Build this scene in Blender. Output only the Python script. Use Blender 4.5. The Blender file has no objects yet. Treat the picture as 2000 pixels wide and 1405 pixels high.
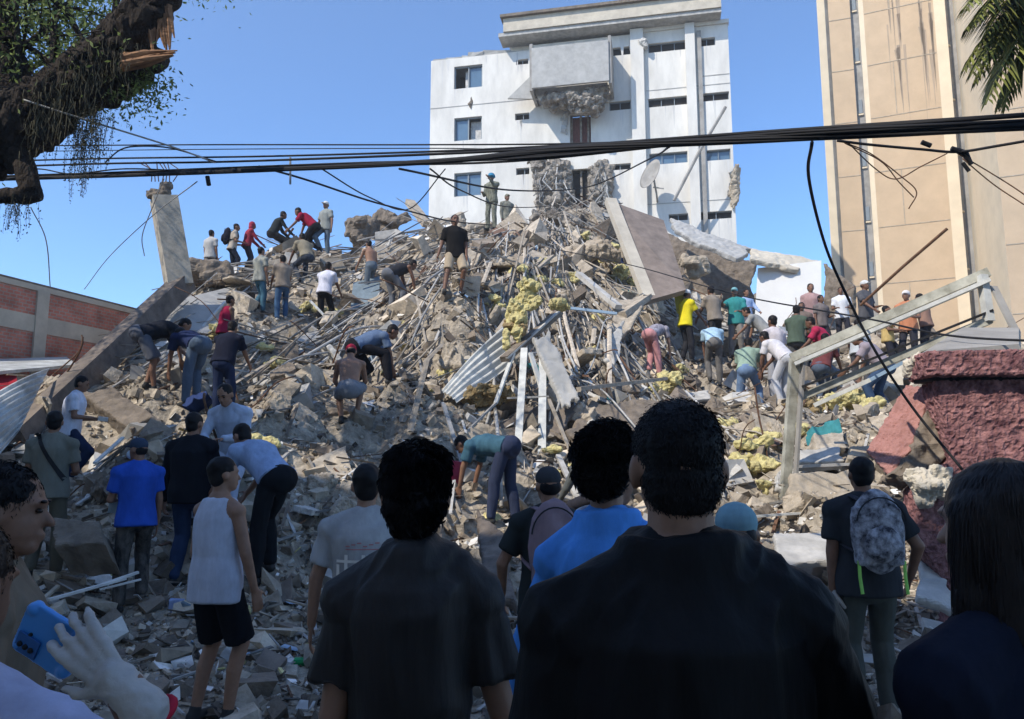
import bpy, math, random
import numpy as np
from mathutils import Vector, Matrix
from math import radians as R, sin, cos, pi
random.seed(7); rng = np.random.default_rng(11)
scene = bpy.context.scene
COL = scene.collection
# ------------------------------------------------------------ camera, sky, sun
PITCH = R(8.0); CAMP = np.array([0.0, 0.0, 1.65])
cam_d = bpy.data.cameras.new('camera'); cam = bpy.data.objects.new('camera', cam_d); COL.objects.link(cam)
cam_d.sensor_width = 36; cam_d.lens = 27.0; cam_d.clip_start = 0.05; cam_d.clip_end = 3000
cam.location = CAMP; cam.rotation_euler = (R(90) + PITCH, 0, 0)
scene.camera = cam
SUN = Vector((-0.54, -0.47, 0.70)).normalized()      # towards the sun
w = bpy.data.worlds.new("World"); scene.world = w; w.use_nodes = True
nt = w.node_tree; bg = nt.nodes['Background']
sky = nt.nodes.new('ShaderNodeTexSky'); sky.sky_type = 'NISHITA'; sky.sun_disc = False
sky.sun_elevation = math.asin(SUN.z); sky.sun_rotation = math.atan2(SUN.x, SUN.y)
sky.air_density = 0.85; sky.dust_density = 0.15; sky.ozone_density = 6.0; sky.altitude = 0
hs = nt.nodes.new('ShaderNodeHueSaturation'); hs.inputs['Saturation'].default_value = 1.07
nt.links.new(sky.outputs[0], hs.inputs['Color']); nt.links.new(hs.outputs[0], bg.inputs[0]); bg.inputs[1].default_value = 0.145
sl = bpy.data.lights.new('sun', 'SUN'); sl.energy = 2.7; sl.angle = R(0.5); sl.color = (1.0, 0.93, 0.82)
so = bpy.data.objects.new('sun', sl); COL.objects.link(so)
so.rotation_euler = SUN.to_track_quat('Z', 'Y').to_euler()
scene.view_settings.view_transform = 'Standard'; scene.view_settings.look = 'None'
scene.view_settings.gamma = 1.0; scene.view_settings.exposure = 1.0
scene.render.engine = 'CYCLES'
try: scene.cycles.max_bounces = 6; scene.cycles.diffuse_bounces = 3
except Exception: pass

# ------------------------------------------------------------ pixel helper: a photo point at a known distance
def P(px, py, d):
    dx = (px - 1000) / 1500.0; dy = (702.5 - py) / 1500.0
    r = np.array([dx, cos(PITCH) - dy * sin(PITCH), sin(PITCH) + dy * cos(PITCH)])
    return CAMP + r * (d / r[1])
def V3(a): return np.array(a, dtype=float)
def nrm(a):
    a = V3(a); n = np.linalg.norm(a); return a / n if n > 1e-9 else a
def rotm(ax, ang):
    return np.array(Matrix.Rotation(ang, 3, Vector(ax)))
def eul(a, b, c):
    from mathutils import Euler
    return np.array(Euler((a, b, c)).to_matrix())

# ------------------------------------------------------------ value noise
def _h(i, j, k):
    n = (i * 374761393 + j * 668265263 + k * 1274126177) & 0xFFFFFFFF
    n = ((n ^ (n >> 13)) * 1274126177) & 0xFFFFFFFF
    return ((n ^ (n >> 16)) & 0xFFFF) / 32767.5 - 1.0
def vnoise(p):
    p = np.asarray(p, float); f = np.floor(p).astype(np.int64); t = p - f; t = t * t * (3 - 2 * t)
    o = 0
    for a in (0, 1):
        for b in (0, 1):
            for c in (0, 1):
                wgt = (t[:, 0] if a else 1 - t[:, 0]) * (t[:, 1] if b else 1 - t[:, 1]) * (t[:, 2] if c else 1 - t[:, 2])
                o = o + wgt * _h(f[:, 0] + a, f[:, 1] + b, f[:, 2] + c)
    return o

# ------------------------------------------------------------ materials
def mat(name, c, rough=0.85, var=0.3, scale=6.0, bump=0.3, bdist=0.02, metal=0.0, c2=None, tintk=0.45, bscale=None,
        stretch=(1, 1, 1), spec=0.3, big=0.25):
    m = bpy.data.materials.new(name); m.use_nodes = True; t = m.node_tree; n = t.nodes; L = t.links.new
    b = n['Principled BSDF']; b.inputs['Roughness'].default_value = rough; b.inputs['Metallic'].default_value = metal
    b.inputs['Specular IOR Level'].default_value = spec
    tc = n.new('ShaderNodeTexCoord'); oi = n.new('ShaderNodeObjectInfo')
    ad = n.new('ShaderNodeVectorMath'); ad.operation = 'ADD'; mp = n.new('ShaderNodeMapping'); mp.inputs['Scale'].default_value = stretch
    sc = n.new('ShaderNodeVectorMath'); sc.operation = 'SCALE'; sc.inputs[0].default_value = (13, 7, 5); L(oi.outputs['Random'], sc.inputs['Scale'])
    L(tc.outputs['Object'], ad.inputs[0]); L(sc.outputs[0], ad.inputs[1]); L(ad.outputs[0], mp.inputs['Vector'])
    n1 = n.new('ShaderNodeTexNoise'); n1.inputs['Scale'].default_value = scale; n1.inputs['Detail'].default_value = 6; n1.inputs['Roughness'].default_value = 0.65
    n2 = n.new('ShaderNodeTexNoise'); n2.inputs['Scale'].default_value = scale * 0.17; n2.inputs['Detail'].default_value = 3
    L(mp.outputs[0], n1.inputs['Vector']); L(mp.outputs[0], n2.inputs['Vector'])
    r = n.new('ShaderNodeValToRGB'); c = V3(c); cc = V3(c2) if c2 is not None else c * (1 - var)
    r.color_ramp.elements[0].position = 0.35; r.color_ramp.elements[1].position = 0.65
    r.color_ramp.elements[0].color = (*cc, 1); r.color_ramp.elements[1].color = (*np.minimum(c * (1 + var * 0.3), 0.9), 1)
    L(n1.outputs[0], r.inputs[0])
    at = n.new('ShaderNodeAttribute'); at.attribute_name = 'tint'
    ma = n.new('ShaderNodeMath'); ma.operation = 'MULTIPLY_ADD'; ma.inputs[1].default_value = tintk; ma.inputs[2].default_value = 1.0 - big * 0.5
    L(at.outputs['Fac'], ma.inputs[0])
    mb = n.new('ShaderNodeMath'); mb.operation = 'MULTIPLY_ADD'; mb.inputs[1].default_value = big; L(n2.outputs[0], mb.inputs[0]); L(ma.outputs[0], mb.inputs[2])
    vm = n.new('ShaderNodeVectorMath'); vm.operation = 'SCALE'; L(r.outputs[0], vm.inputs[0]); L(mb.outputs[0], vm.inputs['Scale'])
    L(vm.outputs[0], b.inputs['Base Color'])
    if bump > 0:
        n3 = n.new('ShaderNodeTexNoise'); n3.inputs['Scale'].default_value = bscale or scale * 3; n3.inputs['Detail'].default_value = 6
        L(mp.outputs[0], n3.inputs['Vector'])
        bp = n.new('ShaderNodeBump'); bp.inputs['Strength'].default_value = bump; bp.inputs['Distance'].default_value = bdist
        L(n3.outputs[0], bp.inputs['Height']); L(bp.outputs[0], b.inputs['Normal'])
    return m
_mc = {}
def cloth(c, rough=0.95, camo=None):
    k = (tuple(c), camo)
    if k not in _mc:
        _mc[k] = mat('cloth', c, rough, 0.22 if camo is None else 0.5, 9 if camo is None else 16, 0.35, 0.012, c2=camo, bscale=26 if camo is None else 40, stretch=(1, 1, 0.45), spec=0.12)
    return _mc[k]
def skinm(c):
    k = ('skin', tuple(c))
    if k not in _mc: _mc[k] = mat('skin', c, 0.55, 0.18, 14, 0.15, 0.004, spec=0.35, big=0.15)
    return _mc[k]
M = {}
M['dust'] = mat('dusty_ground', (0.40, 0.345, 0.27), 0.95, 0.5, 7, 0.9, 0.06, bscale=14)
M['asphalt'] = mat('dusty_asphalt', (0.22, 0.205, 0.18), 0.95, 0.4, 12, 0.7, 0.02)
M['conc'] = mat('concrete', (0.46, 0.395, 0.31), 0.93, 0.35, 6, 0.7, 0.03, tintk=0.55)
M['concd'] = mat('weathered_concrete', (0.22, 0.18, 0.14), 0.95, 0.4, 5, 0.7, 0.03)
M['beam'] = mat('stained_concrete', (0.20, 0.165, 0.135), 0.95, 0.45, 3, 0.6, 0.03, c2=(0.10, 0.085, 0.075))
M['column'] = mat('column_concrete', (0.45, 0.40, 0.32), 0.9, 0.25, 4, 0.4, 0.02)
M['warm'] = mat('tan_concrete', (0.44, 0.37, 0.28), 0.93, 0.3, 5, 0.6, 0.02)
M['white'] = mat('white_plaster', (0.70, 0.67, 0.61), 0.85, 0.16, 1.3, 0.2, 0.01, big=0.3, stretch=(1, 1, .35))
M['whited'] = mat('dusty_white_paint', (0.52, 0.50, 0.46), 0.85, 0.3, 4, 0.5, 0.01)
M['bright'] = mat('sunlit_white_plaster', (0.78, 0.77, 0.74), 0.85, 0.08, 1.3, 0.2, 0.01, big=0.05)  # white plaster lightened and evened, the sun's glare put into its colour
M['fascia'] = mat('cream_fascia', (0.56, 0.50, 0.40), 0.85, 0.2, 2, 0.2, 0.01)
M['panel'] = mat('grey_panel', (0.42, 0.41, 0.385), 0.9, 0.2, 2.5, 0.4, 0.01)
M['rough'] = mat('torn_core', (0.34, 0.30, 0.25), 0.95, 0.5, 3, 1.0, 0.1, c2=(0.16, 0.14, 0.12))
M['tan'] = mat('tan_render', (0.55, 0.41, 0.27), 0.9, 0.10, 0.9, 0.15, 0.01, big=0.12)
M['cream'] = mat('cream_render', (0.72, 0.60, 0.43), 0.88, 0.10, 0.9, 0.15, 0.01, big=0.1)
M['slot'] = mat('grey_strip', (0.36, 0.34, 0.31), 0.9, 0.3, 1.5, 0.3, 0.01)
M['dark'] = mat('dark_interior', (0.035, 0.032, 0.03), 0.9, 0.3, 3, 0.0)  # near-black for openings and gaps, their unlit depth put into the colour
M['glass'] = mat('window_glass', (0.10, 0.17, 0.24), 0.08, 0.2, 0.8, 0.0, spec=0.9)
M['frame'] = mat('window_frame', (0.22, 0.25, 0.27), 0.5, 0.1, 4, 0.0)
M['curtain'] = mat('red_brown_curtain', (0.22, 0.09, 0.08), 0.9, 0.4, 4, 0.4, 0.02, stretch=(6, 6, 1))
M['lath'] = mat('pale_lath', (0.40, 0.345, 0.275), 0.85, 0.35, 9, 0.4, 0.01, tintk=0.6)
M['rod'] = mat('dusty_rod', (0.36, 0.35, 0.33), 0.6, 0.3, 12, 0.2, 0.005, tintk=0.6)
M['rust'] = mat('rusty_bar', (0.14, 0.075, 0.045), 0.9, 0.4, 18, 0.4, 0.004)
M['wpaint'] = mat('white_painted_metal', (0.62, 0.62, 0.58), 0.5, 0.25, 6, 0.1, 0.004)
M['gate'] = mat('worn_gate_paint', (0.47, 0.46, 0.39), 0.55, 0.4, 5, 0.2, 0.004, c2=(0.26, 0.25, 0.20), stretch=(1, 1, 1))
M['bluem'] = mat('blue_grey_metal', (0.30, 0.42, 0.55), 0.5, 0.2, 6, 0.1, 0.004)
M['insul'] = mat('yellow_insulation', (0.62, 0.55, 0.25), 0.98, 0.4, 9, 1.0, 0.04, c2=(0.42, 0.36, 0.18), bscale=20)
M['insulb'] = mat('brown_insulation', (0.33, 0.24, 0.12), 0.98, 0.5, 7, 1.0, 0.04)
M['scrap'] = mat('pale_scrap', (0.62, 0.60, 0.57), 0.8, 0.3, 6, 0.4, 0.01, tintk=0.7)
M['sheet'] = mat('corrugated_sheet', (0.58, 0.60, 0.58), 0.45, 0.35, 2.5, 0.2, 0.004, c2=(0.33, 0.33, 0.31))
M['purple'] = mat('maroon_stucco', (0.33, 0.165, 0.155), 0.9, 0.4, 9, 1.0, 0.04, c2=(0.12,0.05,0.055), bscale=22)
M['slabbr'] = mat('brown_slab', (0.255, 0.205, 0.172), 0.93, 0.3, 3, 0.5, 0.02)
M['pink'] = mat('salmon_stucco', (0.38, 0.19, 0.165), 0.92, 0.2, 7, 0.8, 0.02, bscale=22)
M['bark'] = mat('bark', (0.037, 0.028, 0.022), 0.97, 0.5, 8, 1.0, 0.06, stretch=(1, 1, 0.4))
M['splint'] = mat('torn_wood', (0.30, 0.165, 0.09), 0.9, 0.4, 9, 0.8, 0.03, stretch=(0.3, 1, 1))
M['leaf'] = mat('leaf', (0.17, 0.22, 0.07), 0.6, 0.3, 4, 0.0, tintk=0.6)
_t = M['leaf'].node_tree; _b = _t.nodes['Principled BSDF']; _x = _t.nodes.new('ShaderNodeMixShader'); _r = _t.nodes.new('ShaderNodeBsdfTranslucent'); _x.inputs[0].default_value = .45
_t.links.new(_b.inputs['Base Color'].links[0].from_socket, _r.inputs[0]); _o = [n_ for n_ in _t.nodes if n_.type == 'OUTPUT_MATERIAL'][0]; _t.links.new(_b.outputs[0], _x.inputs[1]); _t.links.new(_r.outputs[0], _x.inputs[2]); _t.links.new(_x.outputs[0], _o.inputs['Surface'])
M['moss'] = mat('hanging_moss', (0.075, 0.07, 0.045), 0.95, 0.3, 5, 0.0, tintk=0.5)
M['palm'] = mat('palm_leaf', (0.15, 0.16, 0.035), 0.6, 0.3, 5, 0.0, tintk=0.9)
M['black'] = mat('black_rubber', (0.012, 0.012, 0.014), 0.7, 0.2, 10, 0.2, 0.003)
M['hair'] = mat('hair_black', (0.009, 0.007, 0.007), 0.6, 0.3, 30, 0.2, 0.003, spec=0.2, stretch=(1, 1, 0.4), tintk=.15)
M['hairbr'] = mat('hair_dark_brown', (0.018, 0.012, 0.010), 0.5, 0.3, 30, 0.2, 0.003, spec=0.25, stretch=(1, 1, 0.3), tintk=.15)
M['greyhair'] = mat('hair_grey', (0.10, 0.10, 0.10), 0.7, 0.3, 30, 0.5, 0.004)
M['shoe'] = mat('shoe_dark', (0.03, 0.03, 0.03), 0.7, 0.3, 10, 0.2, 0.004)
M['shoew'] = mat('shoe_pale', (0.45, 0.44, 0.41), 0.7, 0.3, 10, 0.2, 0.004)
M['glove'] = mat('latex_glove', (0.40, 0.37, 0.34), 0.5, 0.15, 10, 0.5, 0.006, bscale=45, stretch=(1, 1, 1))
M['phone'] = mat('phone_blue', (0.05, 0.24, 0.60), 0.3, 0.05, 3, 0.0, spec=0.6)
M['wood'] = mat('wood_handle', (0.36, 0.26, 0.15), 0.8, 0.3, 9, 0.3, 0.004, stretch=(1, 1, 0.2))
M['eye'] = mat('eye_dark', (0.02, 0.013, 0.01), 0.3, 0.1, 9, 0.0)
M['facadeb'] = mat('pale_brown_facade', (0.74, 0.66, 0.56), 0.9, 0.12, 1, 0.2, 0.02)  # facade of the unseen house, paled to bounce light into the street

# ------------------------------------------------------------ mesh builder
class MB:
    def __init__(s): s.V = []; s.F = []; s.T = []; s.n = 0; s.mi = []; s.mats = []
    def add(s, v, fs, tint=0.0, mi=0):
        v = np.asarray(v, float); s.V.append(v)
        if not isinstance(fs, list): fs = [fs]
        elif np.asarray(fs[0]).ndim == 1: fs = [[g for g in fs if len(g) == k] for k in sorted({len(g) for g in fs})]
        for f in fs:
            f = np.asarray(f, np.int64)
            s.F.append(f + s.n); s.mi.append(np.full(len(f), mi))
        s.T.append(np.full(len(v), tint) if np.isscalar(tint) else np.asarray(tint, float)); s.n += len(v)
        return s
    def box(s, c, size, rot=None, tint=0.0, jit=0.0, mi=0):
        b = np.array([[x, y, z] for x in (-.5, .5) for y in (-.5, .5) for z in (-.5, .5)]) * V3(size)
        if jit: b = b + rng.uniform(-jit, jit, b.shape) * V3(size)
        if rot is not None: b = b @ rot.T
        return s.add(b + V3(c), [[0, 1, 3, 2], [4, 6, 7, 5], [0, 4, 5, 1], [2, 3, 7, 6], [0, 2, 6, 4], [1, 5, 7, 3]], tint, mi)
    def beam(s, a, b, w, h, up=(0, 0, 1), tint=0.0, mi=0):
        a = V3(a); b = V3(b); d = nrm(b - a); x = np.cross(d, nrm(up))
        if np.linalg.norm(x) < 1e-3: x = np.cross(d, (1, 0, 0))
        x = nrm(x); u = np.cross(x, d)
        return s.box((a + b) / 2, (w, np.linalg.norm(b - a), h), np.stack([x, d, u], 1), tint, 0, mi)
    def tube(s, pts, rad, n=8, tint=0.0, mi=0, flat=1.0):
        pts = np.asarray(pts, float); m = len(pts)
        rad = np.full(m, rad) if np.isscalar(rad) else np.asarray(rad, float)
        tg = np.gradient(pts, axis=0); x = np.cross(nrm(tg[0]), (0, 0, 1))
        if np.linalg.norm(x) < 1e-2: x = V3((1, 0, 0))
        x = nrm(x); rings = []; an = np.arange(n) * 2 * pi / n
        for i in range(m):
            t = nrm(tg[i]); x = nrm(x - t * np.dot(x, t)); y = np.cross(t, x)
            rings.append(pts[i] + rad[i] * (np.outer(np.cos(an), x) + flat * np.outer(np.sin(an), y)))
        return s.rings(rings, tint, mi)
    def rings(s, rings, tint=0.0, mi=0):
        n = len(rings[0]); m = len(rings); v = np.concatenate(list(rings) + [[np.mean(rings[0], 0)], [np.mean(rings[-1], 0)]])
        i = np.arange(n); j = (i + 1) % n; q = []
        for k in range(m - 1): q.append(np.stack([k * n + i, k * n + j, (k + 1) * n + j, (k + 1) * n + i], 1))
        t1 = np.stack([np.full(n, m * n), j, i], 1); o = (m - 1) * n; t2 = np.stack([np.full(n, m * n + 1), o + i, o + j], 1)
        return s.add(v, [np.concatenate(q), np.concatenate([t1, t2])], tint, mi)
    def loft(s, rs, n=20, tint=0.0, mi=0):
        """rs: (centre, xvec, yvec) rings"""
        an = np.arange(n) * 2 * pi / n
        return s.rings([V3(c) + np.outer(np.cos(an), V3(x)) + np.outer(np.sin(an), V3(y)) for c, x, y in rs], tint, mi)
    def cap(s, a, b, ra, rb, n=10, tint=0.0):
        a = V3(a); b = V3(b); d = nrm(b - a) if np.linalg.norm(b - a) > 1e-6 else V3((0, 0, 1)); x = np.cross(d, (0.31, 0.2, 0.93))
        x = nrm(x); y = np.cross(d, x); an = np.arange(n) * 2 * pi / n; ci = np.outer(np.cos(an), x) + np.outer(np.sin(an), y); r = []
        for t in (-80, -50, -20): r.append(a + d * ra * sin(R(t)) + ci * ra * cos(R(t)))
        for t in (20, 50, 80): r.append(b + d * rb * sin(R(t)) + ci * rb * cos(R(t)))
        return s.rings(r, tint)
    def ell(s, c, r, rot=None, n=14, tint=0.0):
        an = np.arange(n) * 2 * pi / n; rr = []
        for t in np.linspace(-84, 84, 9):
            q = np.stack([np.cos(an) * cos(R(t)), np.sin(an) * cos(R(t)), np.full(n, sin(R(t)))], 1) * V3(r)
            if rot is not None: q = q @ rot.T
            rr.append(q + V3(c))
        return s.rings(rr, tint)
    def prism(s, poly, off, tint=0.0, mi=0, mi_side=None):
        """poly: Nx3 front polygon; extruded by off"""
        p = np.asarray(poly, float); n = len(p); v = np.concatenate([p, p + V3(off)]); i = np.arange(n); j = (i + 1) % n
        s.add(v, [np.array([i]), np.array([n + i[::-1]])], tint, mi)
        k = s.n - 2 * n; s.F.append(np.stack([i, i + n, j + n, j], 1)[:, ::-1] + k); s.mi.append(np.full(n, mi if mi_side is None else mi_side))
        return s
    def mesh(s, name):
        V = np.concatenate(s.V); me = bpy.data.meshes.new(name)
        lens = np.concatenate([np.full(len(f), f.shape[1]) for f in s.F]); loops = np.concatenate([f.ravel() for f in s.F])
        me.vertices.add(len(V)); me.vertices.foreach_set('co', V.ravel().astype(np.float32))
        me.loops.add(len(loops)); me.loops.foreach_set('vertex_index', loops.astype(np.int32))
        me.polygons.add(len(lens)); me.polygons.foreach_set('loop_start', np.concatenate([[0], np.cumsum(lens)[:-1]]).astype(np.int32))
        me.polygons.foreach_set('material_index', np.concatenate(s.mi).astype(np.int32))
        at = me.attributes.new('tint', 'FLOAT', 'POINT'); at.data.foreach_set('value', np.concatenate(s.T).astype(np.float32))
        me.update(calc_edges=True); me.validate(); return me
    def build(s, name, m, parent=None, smooth=False, recenter=True, fixn=False):
        me = s.mesh(name)
        for q in (m if isinstance(m, (list, tuple)) else [m]): me.materials.append(q)
        V = np.empty(len(me.vertices) * 3, np.float32); me.vertices.foreach_get('co', V); V = V.reshape(-1, 3)
        if parent is not None: org = V3(world_loc(parent))
        elif recenter: lo = V.min(0); hi = V.max(0); org = V3(((lo[0] + hi[0]) / 2, (lo[1] + hi[1]) / 2, lo[2]))
        else: org = V3((0, 0, 0))
        me.vertices.foreach_set('co', (V - org).ravel().astype(np.float32))
        me.polygons.foreach_set('use_smooth', np.full(len(me.polygons), bool(smooth)))
        if fixn:
            import bmesh
            b = bmesh.new(); b.from_mesh(me); bmesh.ops.recalc_face_normals(b, faces=b.faces); b.to_mesh(me); b.free()
        me.update()
        o = bpy.data.objects.new(name, me); COL.objects.link(o)
        if parent is not None: o.parent = parent
        else: o.location = org
        return o
def world_loc(o):
    l = V3(o.location)
    while o.parent is not None: o = o.parent; l = l + V3(o.location)
    return l
def tag(o, label=None, cat=None, group=None, kind=None):
    if label: o['label'] = label
    if cat: o['category'] = cat
    if group: o['group'] = group
    if kind: o['kind'] = kind
    return o
def empty(name, loc, label, cat, group=None):
    o = bpy.data.objects.new(name, None); COL.objects.link(o); o.location = loc; o.empty_display_size = 0.2
    return tag(o, label, cat, group)

# remesh a set of overlapping closed shapes into one skin
def remesh(mb, vox, smooth=3, disp=None):
    me = mb.mesh('tmp'); o = bpy.data.objects.new('tmp', me); COL.objects.link(o)
    r = o.modifiers.new('r', 'REMESH'); r.mode = 'VOXEL'; r.voxel_size = vox
    if smooth:
        q = o.modifiers.new('s', 'SMOOTH'); q.factor = 0.5; q.iterations = smooth
    dg = bpy.context.evaluated_depsgraph_get(); ev = o.evaluated_get(dg); m2 = ev.to_mesh()
    nv = len(m2.vertices); V = np.empty(nv * 3, np.float32); m2.vertices.foreach_get('co', V); V = V.reshape(-1, 3).astype(float)
    N = np.empty(nv * 3, np.float32); m2.vertices.foreach_get('normal', N); N = N.reshape(-1, 3).astype(float)
    npoly = len(m2.polygons); lt = np.empty(npoly, np.int32); m2.polygons.foreach_get('loop_total', lt)
    lv = np.empty(len(m2.loops), np.int32); m2.loops.foreach_get('vertex_index', lv); st = np.empty(npoly, np.int32); m2.polygons.foreach_get('loop_start', st)
    ev.to_mesh_clear(); bpy.data.objects.remove(o); bpy.data.meshes.remove(me)
    fs = []
    for k in (3, 4):
        a = st[lt == k]
        if len(a): fs.append(np.stack([lv[a + i] for i in range(k)], 1))
    if disp is not None: V = V + N * disp(V, N)[:, None]
    out = MB(); out.add(V, fs); out.N = N
    return out
# ------------------------------------------------------------ the mound: height from surveyed points
CP = [(320,1210,7.0),(200,1210,6.8),(340,1140,7.7),(515,1175,7.5),(250,1290,6.2),(650,1180,7.6),(900,1180,7.6),(1000,1065,10),(860,1010,10),(780,1090,8.8),
 (1500,1110,8.4),(1560,1000,9.3),(1300,900,12),(1150,960,10.8),(1465,845,15.5),(1730,805,13.5),(1620,870,11.2),(125,985,10.2),(60,1010,9.3),(20,1060,8.2),
 (450,905,9),(560,920,9.6),(680,835,11.5),(700,780,12.6),(290,795,12.5),(370,805,12.4),(435,835,11.2),(435,705,14.5),(505,655,16.3),
 (560,655,16.4),(630,645,17),(720,605,18),(890,580,15.4),(960,585,16.2),(460,570,20),(405,545,20.5),(600,518,23.8),(540,514,23),(650,514,23.6),(700,500,24),(780,488,24),(850,464,24),
 (960,463,23.5),(1090,440,24.5),(1180,410,26.5),(1000,705,15.3),(1100,610,17.6),(1200,700,16),(1340,712,18.3),(1395,755,17),(1440,690,19.5),
 (1265,745,16.3),(1520,800,15),(1600,775,15.5),(1660,735,17),(1780,690,17.5),(1100,900,11.6),(950,885,11.6),(800,830,12),(800,700,14.6),(900,640,14.3),
 (1600,645,24),(1480,645,24),(1320,560,25),(350,560,19),(210,700,15.5),(60,770,15),(1400,600,25),(1900,760,13),(1900,900,10.2)]
pts = [P(*c) for c in CP]
pts += [V3(p) for p in [(-9.6,17,2.0),(-9.4,20,2.6),(-8.9,15.2,2.0),(-10.5,22,2.2),(-12,9,.3),(-14,14,.8),(-16,20,1.0),(-12,24,3),(-14,30,1),(-4,27,7.0),(-7.5,26,5.0),(-1,27.5,7.8),(-4,31,5.8),(4,31,8.6),(9,31,8),(-6,38,4),(5,38,5),(14,38,3),(13,30,5.5),(19,30,2.5),(19,22,2.2),(17,15,1.6),
   (12,11,1.2),(9,8,.5),(18,8,.2),(-18,8,0),(-20,38,0),(24,38,0),(22,15,.5),(-20,16,0),(-22,28,0)]]
for x in (-20,-14,-9,-5,-2.5,0,2.5,5,9,14,20,26):
    for y in (0, 3.2, 4.6): pts.append(V3((x, y, 0.0 if y < 4 else 0.03)))
pts = np.array(pts)
def tps_fit(p, z, lam=0.02):
    n = len(p); r = np.linalg.norm(p[:, None] - p[None], axis=2); K = r * r * np.log(r + 1e-9) + lam * n * np.eye(n) * 0.2
    Q = np.concatenate([np.ones((n, 1)), p], 1); A = np.block([[K, Q], [Q.T, np.zeros((3, 3))]])
    s = np.linalg.solve(A, np.concatenate([z, [0, 0, 0]])); return s[:n], s[n:]
_w, _a = tps_fit(pts[:, :2], pts[:, 2])
GX0, GX1, GY0, GY1, GS = -22.0, 26.0, -3.0, 39.0, 0.11
gx = np.arange(GX0, GX1, GS); gy = np.arange(GY0, GY1, GS); XX, YY = np.meshgrid(gx, gy)
q = np.stack([XX.ravel(), YY.ravel()], 1); Z = _a[0] + q @ _a[1:]
for i in range(len(pts)):
    r2 = ((q - pts[i, :2]) ** 2).sum(1); Z = Z + _w[i] * r2 * 0.5 * np.log(r2 + 1e-12)
Z = Z - 0.8 * np.exp(-((q[:, 0] + 5.3) / 2.6) ** 2 - ((q[:, 1] - 24.2) / 2.8) ** 2)
Z = np.clip(Z, 0, 11.5)
q3 = np.concatenate([q, np.zeros((len(q), 1))], 1)
nz = vnoise(q3 * 0.9) * 0.26 + np.abs(vnoise(q3 * 2.1 + 9)) * 0.36 + vnoise(q3 * 5.5 + 3) * 0.07 - 0.05
dens = np.clip((YY.ravel() - 3.5) / 6, 0.04, 1)
Z = Z + nz * dens * np.clip(Z * 1.5 + 0.15, 0, 1)
edge = np.minimum.reduce([q[:, 0] - GX0, GX1 - q[:, 0], q[:, 1] - GY0, GY1 - q[:, 1]]) / 2.0
Z = np.where(edge < 1, Z * np.clip(edge, 0, 1) - 0.08 * (1 - np.clip(edge, 0, 1)), Z)
ZG = Z.reshape(XX.shape)
def H(x, y):
    x = np.asarray(x, float); y = np.asarray(y, float)
    i = np.clip((x - GX0) / GS, 0, len(gx) - 2.001); j = np.clip((y - GY0) / GS, 0, len(gy) - 2.001)
    a = i.astype(int); b = j.astype(int); u = i - a; v = j - b
    z = ZG[b, a] * (1 - u) * (1 - v) + ZG[b, a + 1] * u * (1 - v) + ZG[b + 1, a] * (1 - u) * v + ZG[b + 1, a + 1] * u * v
    return np.where((x < GX0) | (x > GX1) | (y < GY0) | (y > GY1), 0.0, z)
def slope(x, y, e=0.5):
    return V3(((H(x + e, y) - H(x - e, y)) / (2 * e), (H(x, y + e) - H(x, y - e)) / (2 * e)))
def hit(px, py):
    """where a sight line meets the mound"""
    r = P(px, py, 1.0) - CAMP
    for d in np.arange(2.5, 38, 0.06):
        p = CAMP + r * d
        if p[2] <= H(p[0], p[1]): return p
    return CAMP + r * 30
FEET = [(408,548,21.5),(450,572,20.5),(480,560,20.8),(538,506,21.8),(604,495,21.7),(634,497,21.9),(592,590,18.6),(770,640,16.5),(502,652,16.6),(548,652,16.5),(632,646,16.8),(722,598,18.3),(888,580,15.4),(960,470,23.2),(990,450,25),(715,785,12.6),(680,850,11.4),
 (288,792,12.6),(372,806,12.2),(436,716,14.4),(432,842,11.2),(1278,742,16.4),(1342,712,18.2),(1398,695,18.8),(1440,694,19.2),(1397,760,16.6),(1465,845,15),(1520,780,15.2),(1532,812,14.4),(1574,760,17),(1612,755,18.5),(1618,765,15.2),(1684,790,15),(1722,806,13.4),
 (968,1058,10),(447,902,8.6),(128,982,10.2),(512,1178,7.5),(360,1142,7.7),(252,1212,7),(1158,1010,9.6),(1712,1392,5.1),(1075,1395,4.7),(408,1392,5.1)]
FXY = np.array([P(*f)[:2] for f in FEET])
def clear(p, r=.55):
    p = np.atleast_2d(p); dx = p[:, None, 0] - FXY[None, :, 0]; dy = p[:, None, 1] - FXY[None, :, 1]
    return ~(((np.abs(dx) < r) & (dy < r * .8) & (dy > -r * 2.6)).any(1))
b = MB(); S = 900
b.add([(-S, -S, -.10), (S, -S, -.10), (S, S, -.10), (-S, S, -.10)], [[0, 1, 2, 3]])
tag(b.build('ground', M['asphalt'], recenter=False), kind='structure')
nx, ny = len(gx), len(gy); ii, jj = np.meshgrid(np.arange(nx - 1), np.arange(ny - 1)); k = (jj * nx + ii).ravel()
b = MB(); b.add(np.concatenate([q, Z[:, None]], 1), np.stack([k, k + 1, k + nx + 1, k + nx], 1))
tag(b.build('rubble_terrain', M['dust'], recenter=False), kind='structure')

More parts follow.
